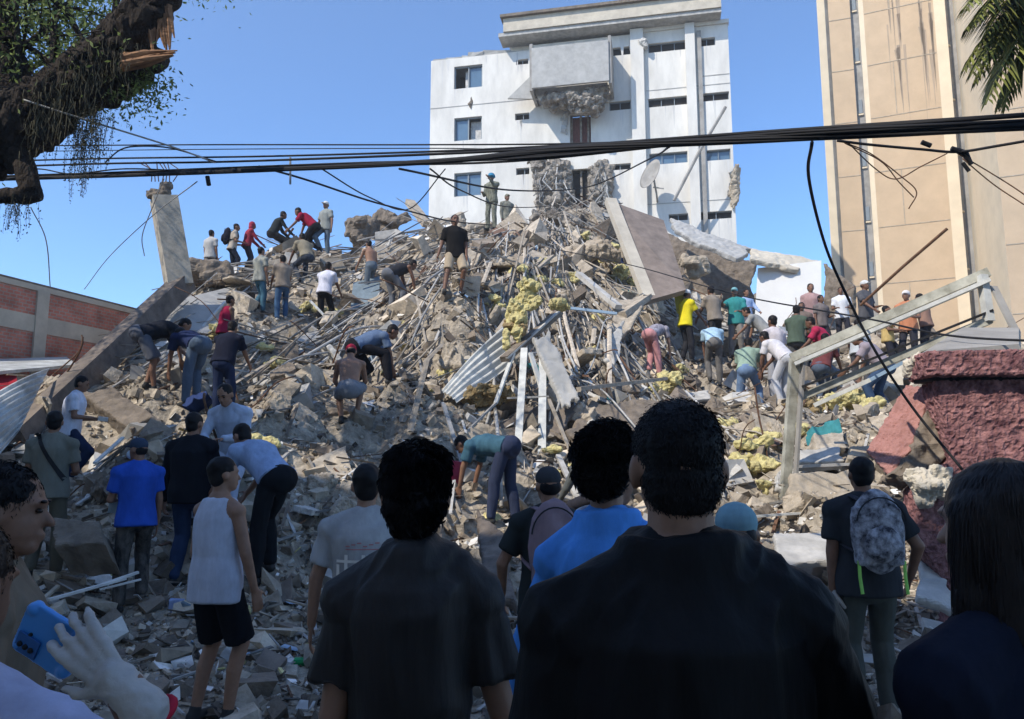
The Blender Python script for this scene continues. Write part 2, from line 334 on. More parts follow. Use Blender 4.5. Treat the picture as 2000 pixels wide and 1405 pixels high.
# ------------------------------------------------------------ loose rubble (uncountable)
BOXF = np.array([[0, 1, 3, 2], [4, 6, 7, 5], [0, 4, 5, 1], [2, 3, 7, 6], [0, 2, 6, 4], [1, 5, 7, 3]])
BOXV = np.array([[x, y, z] for x in (-.5, .5) for y in (-.5, .5) for z in (-.5, .5)])
def rrot(n, flat=1.0):
    a = rng.uniform(0, 2 * pi, n); b_ = rng.normal(0, flat, n); c = rng.normal(0, flat, n)
    ca, sa, cb, sb, cc, sc = np.cos(a), np.sin(a), np.cos(b_), np.sin(b_), np.cos(c), np.sin(c); o = np.zeros(n); l = np.ones(n)
    Rz = np.stack([np.stack([ca, -sa, o], 1), np.stack([sa, ca, o], 1), np.stack([o, o, l], 1)], 1)
    Rx = np.stack([np.stack([l, o, o], 1), np.stack([o, cb, -sb], 1), np.stack([o, sb, cb], 1)], 1)
    Ry = np.stack([np.stack([cc, o, sc], 1), np.stack([o, l, o], 1), np.stack([-sc, o, cc], 1)], 1)
    return Rx @ Ry @ Rz
def bulk(name, label, pos, size, rot, m, jit=0.22, mis=None):
    n = len(pos); v = BOXV[None] + rng.uniform(-jit, jit, (n, 8, 3)); v = v * size[:, None, :]; v = np.einsum('nij,nkj->nki', rot, v) + pos[:, None, :]
    f = (BOXF[None] + (np.arange(n) * 8)[:, None, None]).reshape(-1, 4); t = np.repeat(rng.uniform(-1, 1, n), 8)
    b = MB(); b.add(v.reshape(-1, 3), f, t)
    if mis is not None: b.mi = [np.repeat(mis, 6)]
    return tag(b.build(name, m, recenter=False), label, kind='stuff')
def scatter(n, y0=3.6, y1=31, xs=0.85):
    """ground points, denser close by"""
    out = []
    while sum(map(len, out)) < n:
        y = y0 * (y1 / y0) ** rng.uniform(0, 1, n * 2); x = rng.uniform(-1, 1, n * 2) * (y * xs + 1.2); z = H(x, y)
        k = (z > 0.02) & (rng.uniform(0, 1, n * 2) < np.clip(z * 3 + 0.12 + (y - 4) * .2, 0, 1)) ; out.append(np.stack([x[k], y[k], z[k]], 1))
    return np.concatenate(out)[:n]
p = scatter(38000); s = (0.022 + 0.013 * rng.pareto(1.8, len(p))) * np.clip(p[:, 1] / 8, 0.7, 2.6); s = np.minimum(s, 0.015 + 0.022 * p[:, 1])
sz = s[:, None] * rng.uniform(0.5, 1.5, (len(p), 3)) * [1.2, 1.2, .8]; p[:, 2] += s * 0.25
bulk('concrete_rubble', 'small angular pieces of broken concrete and plaster covering the mound', p, sz, rrot(len(p), 0.7),
     [M['conc'], M['concd'], M['whited'], M['warm'], M['brickc'] if 'brickc' in M else M['beam']], mis=rng.choice(5, len(p), p=[.40, .26, .15, .12, .07]))
# street litter close to the camera
p = scatter(14000, 2.6, 9, 0.9); p = p[p[:, 1] > 2.6]; s = 0.012 + 0.012 * rng.pareto(1.9, len(p)); s = np.minimum(s, 0.15)
sz = s[:, None] * rng.uniform(0.6, 1.6, (len(p), 3)) * [1.3, 1.3, .6]; p[:, 2] += s * 0.2
bulk('street_gravel', 'grit and small stones strewn over the shaded street', p, sz, rrot(len(p), 0.5), [M['conc'], M['concd'], M['scrap']], mis=rng.choice(3, len(p), p=[.5, .38, .12]))
# splintered laths running down from the crown of the collapse
AP = P(1080, 470, 23.5)
def flow(x, y, j=0.5):
    d = np.stack([x - AP[0], (y - AP[1]) * 0.9 - 1.0], -1); d = d / np.linalg.norm(d, axis=-1, keepdims=True)
    a = rng.normal(0, j, d.shape[:-1]); c, s_ = np.cos(a), np.sin(a)
    return np.stack([d[..., 0] * c - d[..., 1] * s_, d[..., 0] * s_ + d[..., 1] * c], -1)
def laths(n, l0, l1, w0, w1, j, lift, filt=None):
    p = scatter(n * 2, 6.5, 27, 0.75)
    if filt is not None: p = p[filt(p)]
    p = p[clear(p, .5)]
    p = p[:n]; n = len(p); d = flow(p[:, 0], p[:, 1], j); L = rng.uniform(l0, l1, n) * np.clip(p[:, 1] / 14, .6, 1.4)
    e = 0.35; x, y = p[:, 0], p[:, 1]; g = (H(x + d[:, 0] * e, y + d[:, 1] * e) - H(x - d[:, 0] * e, y - d[:, 1] * e)) / (2 * e)
    g = g + rng.normal(0, 0.16, n); D = np.stack([d[:, 0], d[:, 1], g], 1); D /= np.linalg.norm(D, axis=1, keepdims=True)
    X = np.cross(D, [0, 0, 1.0]); X /= np.linalg.norm(X, axis=1, keepdims=True); U = np.cross(X, D)
    rot = np.stack([X, D, U], 2); wd = rng.uniform(w0, w1, n); p[:, 2] += lift * rng.uniform(0.2, 1, n)
    return p, np.stack([wd, L, wd * rng.uniform(.3, .9, n)], 1), rot
a = laths(3000, .25, 1.1, .012, .04, 0.7, .12); c = laths(2300, .8, 2.6, .015, .045, 0.28, .28, lambda p: (p[:, 1] > 13) & (p[:, 0] > -8) & (p[:, 0] < 5))
n2 = 900; e = scatter(n2, 3.4, 9, .85); sz_ = np.stack([rng.uniform(.008, .03, n2), rng.uniform(.08, .55, n2), rng.uniform(.005, .02, n2)], 1); e[:, 2] += .03
a = [np.concatenate([u, v]) for u, v in zip(a, (e, sz_, rrot(n2, .22)))]
p, sz, rt = [np.concatenate([u, v]) for u, v in zip(a, c)]
bulk('splintered_laths', 'dusty splintered laths, cane and rods tangled over the mound', p, sz, rt, [M['lath'], M['rod'], M['concd'], M['rust']], 0.03, rng.choice(4, len(p), p=[.42, .25, .27, .06]))
p = scatter(1100, 4.5, 27); s = rng.uniform(.05, .22, len(p)) * np.clip(p[:, 1] / 12, .5, 1.3); sz = np.stack([s, s * rng.uniform(.4, 1, len(p)), np.full(len(p), .008)], 1); p[:, 2] += .07
bulk('paper_and_plastic_scraps', 'torn paper, plastic and pale plaster board scraps in the debris', p, sz, rrot(len(p), 0.6), [M['scrap'], M['insul'], M['bluem']], 0.3, rng.choice(3, len(p), p=[.80, .12, .08]))

# ------------------------------------------------------------ countable debris
def broken_poly(w, h, n=7, j=0.16):
    t = np.sort((np.arange(n) + rng.uniform(-.3, .3, n)) * 2 * pi / n); r = 1 / np.maximum(np.abs(np.cos(t)), np.abs(np.sin(t))) * (1 - rng.uniform(0, j * 2, n))
    return np.stack([np.cos(t) * r * w / 2, np.sin(t) * r * h / 2, np.zeros(n)], 1)
def slab_obj(name, c, w, h, th, rot, m, label, cat, group=None, n=7):
    b = MB(); p = broken_poly(w, h, n) @ rot.T + V3(c); nn = rot[:, 2] * th
    b.prism(p, -nn, rng.uniform(-.6, .6)); o = b.build(name, m, fixn=True); return tag(o, label, cat, group)
def surf_rot(x, y, tilt=0.45):
    g = slope(x, y); n = nrm((-g[0], -g[1], 1)) + V3(rng.normal(0, tilt, 3)); n = nrm(n); a = nrm(np.cross(n, rng.normal(0, 1, 3))); return np.stack([a, np.cross(n, a), n], 1)
def proto_slab(n):
    w_, h_ = 1.0, rng.uniform(.5, .95); b = MB(); p = broken_poly(w_, h_, n, .22); b.prism(p + V3((0, 0, .05)), (0, 0, -.10))
    r = remesh(b, .022, 1, lambda V, N: (vnoise(V * 7 + n) * .5 + vnoise(V * 19) * .5) * .022 - np.abs(vnoise(V * 11)) * .012); return r
def proto_block():
    g = MB()
    for _ in range(3): g.box(rng.normal(0, .12, 3), rng.uniform(.45, .8, 3), eul(*rng.normal(0, .4, 3)), 0, .15)
    return remesh(g, .045, 1, lambda V, N: (vnoise(V * 5) * .5 + vnoise(V * 13) * .5) * .06)
SL = {}; BL = {}
def from_proto(store, key, maker, m, name):
    if key not in store: store[key] = maker()
    pr = store[key]; k = (key, m.name, 'me')
    if k not in store: me = pr.mesh(name); me.materials.append(m); me.polygons.foreach_set('use_smooth', np.zeros(len(me.polygons), bool)); store[k] = me
    o = bpy.data.objects.new(name, store[k]); COL.objects.link(o); return o
sc_ = scatter(300, 8.2, 26, 0.72); sc_ = sc_[clear(sc_, .8)]
for i, p in enumerate(sc_):
    s = rng.uniform(.35, 1.0) * np.clip(p[1] / 13, .55, 1.5)
    mm = M[rng.choice(['conc', 'conc', 'concd', 'whited', 'warm'])]
    k_ = int(rng.integers(0, 16)); o = from_proto(SL, k_, lambda: proto_slab(5 + k_ % 4), mm, 'concrete_slab'); o.location = p + V3((0, 0, .12)); o.rotation_euler = Matrix(surf_rot(p[0], p[1])).to_euler(); w_ = s * rng.uniform(.8, 1.5); o.scale = (w_, w_ * rng.uniform(.7, 1.2), rng.uniform(.5, 1.3))
    tag(o, 'broken flat concrete slab piece lying tilted in the collapse debris', 'concrete slab', 'broken slab pieces scattered over the mound')
sc2_ = scatter(170, 7.0, 24, 0.72); sc2_ = sc2_[clear(sc2_, .6)]
for i, p in enumerate(sc2_):
    s = rng.uniform(.22, .62) * np.clip(p[1] / 12, .45, 1.4); k_ = int(rng.integers(0, 12))
    o = from_proto(BL, k_, proto_block, M[rng.choice(['conc', 'concd', 'warm', 'conc'])], 'concrete_lump'); o.location = p + V3((0, 0, s * .12)); o.rotation_euler = rng.uniform(0, 6.28, 3); o.scale = V3((1, rng.uniform(.6, 1), rng.uniform(.5, .9))) * s
    tag(o, 'rough grey concrete lump half buried in small debris', 'concrete lump', 'concrete lumps lying in the debris')
# long rods and laths sweeping down the slope
def sweep(x, y, L, j, lift):
    pts_ = []; st = 0.35; a = flow(np.array(x), np.array(y), j); sag = rng.uniform(.6, 1.4); off = rng.uniform(.05, lift)
    for k in range(max(3, int(L / st))):
        t = k / max(1, L / st); pts_.append((x, y, float(H(x, y)) + off * (0.3 + sag * sin(pi * min(1, t)))))
        a = nrm(a + rng.normal(0, .02, 2)); x += a[0] * st; y += a[1] * st
    z = np.array(pts_); z[1:-1, 2] = (z[:-2, 2] + z[2:, 2] + z[1:-1, 2]) / 3; z[1:-1, 2] = (z[:-2, 2] + z[2:, 2] + z[1:-1, 2]) / 3; return z
for i in range(185):
    y = rng.uniform(13.5, 23.5); x = rng.uniform(-6.5, 4.5) * y / 20
    L = rng.uniform(1.6, 5.0); b = MB(); z = sweep(x, y, L, .22, .5)
    if not clear(z, .3).all(): continue
    if rng.uniform() < .6:
        b.tube(z, rng.uniform(.014, .03), 6, rng.uniform(-.6, .9)); tag(b.build('reinforcing_rod', M['rod'], smooth=True), 'long bent dusty rod sweeping down the broken roof slope', 'metal rod', 'bent rods sweeping down the mound')
    else:
        z = z[[0, len(z) // 2, -1]]; b.tube(z, rng.uniform(.03, .055), 4, rng.uniform(-.4, .9), flat=.35); tag(b.build('wooden_lath', M['lath']), 'long pale wooden lath lying down the broken roof slope', 'wooden lath', 'long laths lying down the mound')
def clump(name, c, r, m, label, cat, group=None, seed=0, rot=None):
    g = MB(); c = V3(c); k = V3(r)
    for _ in range(6): g.ell(c + rng.normal(0, .33, 3) * k, k * rng.uniform(.35, .6), n=10)
    v = max(.012, float(np.mean(k)) / 9)
    o = remesh(g, v, 1, lambda V, N: (vnoise(V * 9 + seed) * .35 + vnoise(V * 23 + seed) * .3) * np.mean(k) * .55)
    return tag(o.build(name, m), label, cat, group)
for i, (px, py, s) in enumerate([(1180,520,.5),(1210,545,.55),(1110,500,.4),(1125,550,.35),(1240,560,.4),(1150,690,.28),(1165,630,.3),(870,740,.28),(520,690,.3),(545,720,.3),(1280,770,.55),(1310,755,.4),
        (1420,840,.35),(1460,880,.3),(1470,930,.35),(1440,900,.25),(1600,800,.35),(1650,795,.45),(1690,790,.5),(1560,850,.3),(1080,885,.22),(1130,920,.22),(600,610,.35),(510,880,.3),(655,620,.3),(1060,520,.4),(430,660,.4),(1360,830,.3),(480,1195,.16),(1015,540,.35),(1045,560,.4),(960,600,.3),(1085,560,.3),(1200,490,.4),(1140,470,.35),(1230,520,.35),(900,720,.25),(1330,730,.3),(1490,860,.3),(1700,800,.35),(1500,960,.25),(1090,930,.2),(780,640,.25)]):
    p = hit(px, py)
    clump('insulation_clump', p + V3((0, -.05, s * .25)), (s * .8, s * .55, s * .45), M['insul'], 'ragged clump of yellow foam insulation in the debris', 'insulation', 'yellow insulation clumps in the debris', i)
# ------------------------------------------------------------ walls seen face on
class Face:
    """a vertical wall plane through a surveyed point, running along (ux, uy)"""
    def __init__(s, px, d, u):
        a = P(px, 500, d); s.O = V3((a[0], a[1], 0)); s.U = nrm((u[0], u[1], 0)); s.N = V3((s.U[1], -s.U[0], 0))
        if s.N[1] > 0: s.N = -s.N
    def uv(s, px, py):
        r = P(px, py, 1.0) - CAMP; t = np.dot(s.O - CAMP, s.N) / np.dot(r, s.N); p = CAMP + r * t
        return np.dot(p - s.O, s.U), p[2]
    def rect(s, x0, y0, x1, y1):
        cx, cy = (x0 + x1) / 2, (y0 + y1) / 2
        u0, _ = s.uv(x0, cy); u1, _ = s.uv(x1, cy); _, z1 = s.uv(cx, y0); _, z0 = s.uv(cx, y1); return (u0, u1, z0, z1)
    def at(s, u, z, o=0.0): return s.O + s.U * u + V3((0, 0, z)) + s.N * o
    def box(s, b, u0, u1, z0, z1, o0, o1, tint=0.0, mi=0):
        R_ = np.stack([s.U, -s.N, V3((0, 0, 1))], 1)
        return b.box(s.at((u0 + u1) / 2, (z0 + z1) / 2, (o0 + o1) / 2), (abs(u1 - u0), abs(o1 - o0), abs(z1 - z0)), R_, tint, 0, mi)
def holed(f, b, u0, u1, z0, z1, holes, depth=.22, mi=0):
    us = sorted({u0, u1, *[h[0] for h in holes], *[h[1] for h in holes]}); zs = sorted({z0, z1, *[h[2] for h in holes], *[h[3] for h in holes]})
    us = [u for u in us if u0 <= u <= u1]; zs = [z for z in zs if z0 <= z <= z1]
    for a, c in zip(us[:-1], us[1:]):
        for e, g in zip(zs[:-1], zs[1:]):
            m_ = ((a + c) / 2, (e + g) / 2)
            if any(h[0] < m_[0] < h[1] and h[2] < m_[1] < h[3] for h in holes): continue
            b.add([f.at(a, e), f.at(c, e), f.at(c, g), f.at(a, g)], [[0, 1, 2, 3]], 0, mi)
    for h in holes:
        a, c, e, g = h
        for p, q_ in (((a, e), (c, e)), ((c, e), (c, g)), ((c, g), (a, g)), ((a, g), (a, e))):
            b.add([f.at(*p), f.at(*q_), f.at(*q_, -depth), f.at(*p, -depth)], [[0, 1, 2, 3]], 0, mi)

# ------------------------------------------------------------ white apartment block
W_ = Face(836, 42.0, (1, -.205)); uR = W_.uv(1432, 300)[0]; u5 = W_.uv(1033, 100)[0]; zA = W_.uv(920, 111)[1]; zB = W_.uv(1335, 56)[1]; DEP = 9.0
bld = empty('apartment_building', W_.at(uR / 2, 0, -DEP / 2), 'white apartment block still standing, torn open in the middle behind the mound', 'building')
wins = [W_.rect(*r) for r in ((887,128,942,172),(887,229,941,274),(887,337,940,383))]
slits = [W_.rect(*r) for r in ((1008,116,1032,126),(1006,221,1037,234),(1008,328,1040,341),(1196,92,1232,108),(1190,198,1232,215),(1190,320,1232,332),(1266,82,1343,100),(1266,190,1343,207),(1268,298,1343,320),
         (1364,74,1397,90),(1364,181,1424,197),(1380,292,1427,313),(1306,418,1344,431),(1368,413,1430,428))]
doors = [W_.rect(1113,222,1154,282), W_.rect(1114,330,1155,432)]
b = MB(); holed(W_, b, 0, u5, 2, zA, [wins[0], wins[1], wins[2], slits[0], slits[1], slits[2]])

holes2 = slits[3:] + doors
holes2 = [h for h in holes2]
holed(W_, b, u5, uR, 2, zB, holes2)
for (u, z) in ((0, zA), (uR, zB)): b.add([W_.at(u, 2), W_.at(u, z), W_.at(u, z, -DEP), W_.at(u, 2, -DEP)], [[0, 1, 2, 3]])
b.add([W_.at(u5, zA), W_.at(u5, zB), W_.at(u5, zB, -DEP), W_.at(u5, zA, -DEP)], [[0, 1, 2, 3]])
b.add([W_.at(0, 2, -DEP), W_.at(uR, 2, -DEP), W_.at(uR, zA, -DEP), W_.at(0, zA, -DEP)], [[0, 1, 2, 3]])
b.build('wall', M['white'], bld)
b = MB(); W_.box(b, 0.05, u5, zA - .05, zA - .15, -.05, -DEP); W_.box(b, u5, uR, zB - .05, zB - .15, -.05, -DEP); b.build('roof', M['panel'], bld)
for i, h in enumerate(wins + slits + doors):
    a, c, e, g = h; big = i < 3; door = i >= len(wins) + len(slits)
    b = MB(); t = .07 if big else .04
    if not door:
        W_.box(b, a, a + t, e, g, -.12, -.20); W_.box(b, c - t, c, e, g, -.12, -.20); W_.box(b, a + t, c - t, e, e + t, -.12, -.20); W_.box(b, a + t, c - t, g - t, g, -.12, -.20)
        for k in range(1, 2 if big else max(2, int((c - a) / .6))): uu = a + (c - a) * (k / (2 if big else max(2, int((c - a) / .6)))); W_.box(b, uu - t / 2, uu + t / 2, e + t, g - t, -.125, -.195)
        o = b.build('window', M['frame'], bld)
        lo, hi = ((a, c) if not big or i == 2 else ((a + c) / 2, c) if i == 0 else (a, (a + c) / 2))
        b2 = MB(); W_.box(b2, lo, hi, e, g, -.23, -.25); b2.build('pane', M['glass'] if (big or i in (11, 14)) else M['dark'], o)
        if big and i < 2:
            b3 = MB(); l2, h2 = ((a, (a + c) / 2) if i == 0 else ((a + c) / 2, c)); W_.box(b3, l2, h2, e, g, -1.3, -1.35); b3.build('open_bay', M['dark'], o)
            b4 = MB(); W_.box(b4, l2 + .55 if i == 0 else l2 + .05, l2 + .75, e, g - .1, -.5, -.53); b4.build('curtain', M['scrap'], o)
    else:
        b = MB(); W_.box(b, a, c, e, g, -.5, -.6); b.build('doorway', M['curtain'] if i == len(wins) + len(slits) else M['dark'], bld)
        b = MB()
        for k in (.0, .45, .8): W_.box(b, a + (c - a) * k, a + (c - a) * (k + .1), e, g, -.3, -.4)
        b.build('door_frame', M['rough'], bld)
for x0, x1 in ((1236, 1262), (1345, 1364)):
    a = W_.uv(x0, 300)[0]; c = W_.uv(x1, 300)[0]; b = MB(); W_.box(b, a, c, 2, zB + .12, .002, .32); b.build('pilaster', M['white'], bld)
a = W_.uv(1369, 300)[0]; b = MB(); W_.box(b, a, a + .22, 2, zB - .3, .002, .16); b.build('downpipe', M['slot'], bld)
for py, x0, x1 in ((213, 840, 1035), (320, 840, 1035), (150, 1365, 1425), (178, 1262, 1430), (285, 1262, 1430), (400, 1262, 1436)):
    u0, z = W_.uv(x0, py); u1, z1 = W_.uv(x1, py - (x1 - x0) * .05); b = MB(); W_.box(b, u0, min(u1, uR), z - .02, z + .02, .002, .02); b.build('panel_joint', M['panel'], bld)
# ragged parapet left, coping right
b = MB(); u = 0.1
while u < u5 - .6:
    l = rng.uniform(.3, 1.1); hgt = rng.uniform(.08, .42) if u > 1.2 else .12
    b.box(W_.at(u + l / 2, zA + hgt / 2 - .02, -.25), (l, .4, hgt), np.stack([W_.U, -W_.N, V3((0, 0, 1))], 1) @ eul(rng.normal(0, .05), rng.normal(0, .05), 0), rng.uniform(-.5, .3), .1); u += l * .9
b.build('parapet', M['panel'], bld)
b = MB(); W_.box(b, W_.uv(1240, 60)[0], uR + .05, zB + .002, zB + .22, .12, -.3); b.build('coping', M['white'], bld)
# penthouse roof slab with deep cream fascia
ur0 = W_.uv(990, 70)[0]; ur1 = W_.uv(1406, 20)[0]; zf0 = W_.uv(1000, 80)[1]; zf1 = W_.uv(1000, 55)[1]
b = MB(); W_.box(b, ur0 + .2, ur1 - .1, zB - 1.2, zf0 + .05, -.35, -7); b.build('penthouse_wall', M['white'], bld)
b = MB(); W_.box(b, ur0, ur1, zf0, zf1, 1.0, -7); b.build('fascia', M['fascia'], bld)
b = MB(); W_.box(b, ur0 - .15, ur1 + .05, zf1 + .002, zf1 + .16, 1.2, -7.2); b.build('roof_sheet', M['concd'], bld)
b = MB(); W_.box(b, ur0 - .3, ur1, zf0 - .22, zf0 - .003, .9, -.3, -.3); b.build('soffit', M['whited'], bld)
# hanging balcony panel and the torn floor under it
W2 = Face(836, 42.0, (1, -.205)); W2.O = W2.O + W2.N * 1.9; ps = W2.rect(1030, 84, 1206, 166)
b = MB(); W_.box(b, ps[0] + .25, ps[1] - .45, ps[2], ps[3] - .1, 1.85, 2.0); b.build('balcony_panel', M['panel'], bld)
for u in (ps[0] + .2, ps[1] - .4): b = MB(); W_.box(b, u - .08, u + .08, ps[2] - .1, ps[3] + .2, .01, 1.9); b.build('balcony_side', M['slot'], bld)
def torn(name, c, r, m, parent=None, label=None, cat=None, rot=None, seed=0, vox=None, amp=.35, n=9):
    g = MB(); c = V3(c); k = V3(r); RR = rot if rot is not None else np.eye(3)
    for _ in range(n):
        o_ = (rng.uniform(-.62, .62, 3) * k) @ RR.T; g.box(c + o_, k * rng.uniform(.5, .95, 3), RR @ eul(*rng.normal(0, .25, 3)), 0, .12)
    v = vox or max(.03, float(np.mean(k)) / 16)
    o = remesh(g, v, 1, lambda V, N: (np.abs(vnoise(V * (2.2 / np.mean(k)) + seed)) * .6 + vnoise(V * (7 / np.mean(k)) + seed) * .4) * np.mean(k) * amp * .5)
    o = o.build(name, m, parent); return tag(o, label, cat) if label else o
RW = np.stack([W_.U, -W_.N, V3((0, 0, 1))], 1)
def wt(name, x0, y0, x1, y1, o0, o1, m, seed, n=9, amp=.35):
    a, c, e, g = W_.rect(x0, y0, x1, y1); return torn(name, W_.at((a + c) / 2, (e + g) / 2, (o0 + o1) / 2), ((c - a) / 2 * 1.05, (o1 - o0) / 2, (g - e) / 2 * 1.05), m, bld, rot=RW, seed=seed, vox=.09, n=n, amp=amp)
for k_, (r_, w_) in enumerate((((1048, 164, 1192, 184), .45), ((1105, 176, 1180, 203), .55))):
    a, c, e, g = W2.rect(*r_); torn('torn_floor', W_.at((a + c) / 2, (e + g) / 2, 1.0), ((c - a) / 2, .8, (g - e) / 2), M['rough'], bld, rot=RW, seed=k_, vox=.06, n=16, amp=w_ * 1.6)
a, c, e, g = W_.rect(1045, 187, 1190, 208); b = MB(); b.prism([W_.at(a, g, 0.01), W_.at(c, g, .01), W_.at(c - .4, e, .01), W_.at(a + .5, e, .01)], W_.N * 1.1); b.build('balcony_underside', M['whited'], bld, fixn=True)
pq = [W_.at(*W_.uv(*p_), .9) for p_ in ((1040, 166), (1062, 208), (998, 207))]; b = MB(); b.prism(pq, W_.N * -.12); b.build('hanging_fragment', M['panel'], bld, fixn=True)
# gutted stair core
wt('stair_core', 1047, 318, 1112, 440, -.2, .5, M['rough'], 3, 40, 1.0); wt('stair_core', 1156, 318, 1192, 440, -.2, .6, M['rough'], 4, 30, 1.0)
wt('torn_corner', 1424, 330, 1446, 408, -.2, .4, M['warm'], 6, 10, .4); wt('loose_plaster', 1096, 222, 1112, 266, -.05, .15, M['panel'], 7, 8, .5)
wt('loose_plaster', 908, 176, 924, 218, -.04, .03, M['concd'], 8, 5, .3); wt('loose_plaster', 1244, 80, 1268, 102, 0, .5, M['whited'], 9, 7, .4)
b = MB()
for _ in range(26):
    a = rng.choice([rng.uniform(1050, 1108), rng.uniform(1160, 1192)]); y = rng.uniform(312, 400); b.tube([W_.at(*W_.uv(a, y), .6), W_.at(*W_.uv(a + rng.normal(0, 9), y + rng.uniform(15, 40)), .9), W_.at(*W_.uv(a + rng.normal(0, 14), y + rng.uniform(35, 60)), .8)], .035, 5, rng.uniform(-1, 1))
b.build('dangling_bars', M['rod'], bld)
sm_ = mat('facade_stain', (0.60, 0.585, 0.55), 0.9, 0.2, 5, 0.0, c2=(0.54, 0.52, 0.49), stretch=(1, 1, .2)); b = MB()
for h in wins + slits:
    for _ in range(3):
        u = rng.uniform(h[0], h[1]); ln = rng.uniform(.3, 1.6); w_ = rng.uniform(.02, .09); z = h[2] - .01; b.add([W_.at(u - w_, z, .004), W_.at(u + w_, z, .004), W_.at(u + w_ * .3, z - ln, .004)], [[0, 1, 2]])
for _ in range(16):
    u = rng.uniform(.2, uR - .2); z = (zA if u < u5 else zB) - .05; ln = rng.uniform(.3, 2.2); w_ = rng.uniform(.03, .16); b.add([W_.at(u - w_, z, .005), W_.at(u + w_, z, .005), W_.at(u + w_ * .3, z - ln, .005)], [[0, 1, 2]])
tag(b.build('damp_streaks', sm_, bld), kind='stuff')
# dish and pole
c_ = W_.at(*W_.uv(1277, 362), 1.3); g = MB(); ax = nrm(V3((-.75, -.5, .35))); x = nrm(np.cross(ax, (0, 0, 1))); y = np.cross(x, ax); rs = []
for t in np.linspace(0, 1, 6): rs.append((c_ + ax * (.25 * t * t), x * (.06 + .62 * t), y * (.06 + .82 * t)))
for t in (1, .5, .02): rs.append((c_ + ax * (.25 * t * t - .04), x * (.04 + .6 * t), y * (.04 + .8 * t)))
g.loft(rs, 24); dish = empty('satellite_dish', c_, 'grey satellite dish on the lower right of the white block', 'satellite dish'); g.build('reflector', M['slot'], dish, smooth=True)
g = MB(); g.tube([c_, W_.at(*W_.uv(1283, 390), .8), W_.at(*W_.uv(1284, 395), .02)], .05, 6); g.tube([c_ - (0, 0, .6), W_.at(*W_.uv(1296, 393), 1.9)], .04, 6); g.build('arm', M['rod'], dish)
g = MB(); g.tube([W_.at(*W_.uv(1316, 412), 1.6), W_.at(*W_.uv(1365, 320), 1.8), W_.at(*W_.uv(1413, 236), 1.6)], .085, 6)
po = g.build('bent_pole', M['slot']); tag(po, 'thin bent pole leaning diagonally against the right of the white block', 'pole')

# ------------------------------------------------------------ tan tower on the right
plan = [(1624,47,'cream'),(1640,46.9,'slot'),(1647,46.6,'tan'),(1692,46.2,'slot'),(1709,46.0,'cream'),(1719,45.8,'tan'),(1863,44.2,'cream'),(1887,43.9,'slot'),(1903,44.2,'cream'),(1966,37.5,'tan'),(2120,36.2,None)]
tw = empty('tower_block', P(1850, 500, 50) * V3((1, 1, 0)), 'tall tan and cream rendered tower block filling the right edge', 'building')
pp = [P(x, 500, d)[:2] for x, d, _ in plan]; HT = 62.0
for k in range(len(plan) - 1):
    a = V3((*pp[k], 0)); c = V3((*pp[k + 1], 0)); kind = plan[k][2]; b = MB(); n_ = nrm(np.cross((0, 0, 1), c - a)); n_ = -n_ if n_[1] > 0 else n_
    rec = -.35 if kind == 'slot' else 0.0
    b.add([a + n_ * rec, c + n_ * rec, c + n_ * rec + (0, 0, HT), a + n_ * rec + (0, 0, HT)], [[0, 1, 2, 3]])
    if kind == 'slot':
        for q_ in (a, c): b.add([q_ + n_ * rec, q_, q_ + (0, 0, HT), q_ + n_ * rec + (0, 0, HT)], [[0, 1, 2, 3]])
    b.build('wall_panel' if kind != 'slot' else 'window_recess', M[kind], tw)
    L = np.linalg.norm(c - a); ud = (c - a) / L
    if kind == 'slot':
        for z in np.arange(3.2, 40, 3.55):
            b = MB(); m_ = (a + c) / 2 + n_ * (rec + .05) + V3((0, 0, z)); wdt = L * .45
            b.box(m_, (wdt, .05, .9), np.stack([ud, n_, V3((0, 0, 1))], 1)); o = b.build('window', M['frame'], tw)
            b = MB(); b.box(m_ - V3((0, 0, .55)), (wdt * 1.3, .12, .10), np.stack([ud, n_, V3((0, 0, 1))], 1)); b.build('sill', M['cream'], o)
    elif L > 1.2:
        pm_ = M['fascia'] if kind == 'cream' else M['warm']
        for z in np.arange(2.1, 45, 3.55): b = MB(); b.box((a + c) / 2 + n_ * .012 + V3((0, 0, z)), (L * .985, .02, .05), np.stack([ud, n_, V3((0, 0, 1))], 1)); b.build('panel_joint', pm_, tw)
        if kind == 'tan' and L > 3:
            for z in np.arange(2.1, 45, 7.1): b = MB(); b.box(a + ud * L * .38 + n_ * .012 + V3((0, 0, z + 3.55 / 2)), (.05, .02, 3.4), np.stack([ud, n_, V3((0, 0, 1))], 1)); b.build('panel_joint', pm_, tw)
b = MB(); a = V3((*pp[0], 0)); z_ = V3((0, 0, HT)); e = V3((*pp[-1], 0)); bk = [a, a + V3((10, 16, 0)), e + V3((14, 16, 0)), e]
for p_, q_ in zip(bk[:-1], bk[1:]): b.add([p_, q_, q_ + z_, p_ + z_], [[0, 1, 2, 3]])
b.build('back_wall', M['tan'], tw)
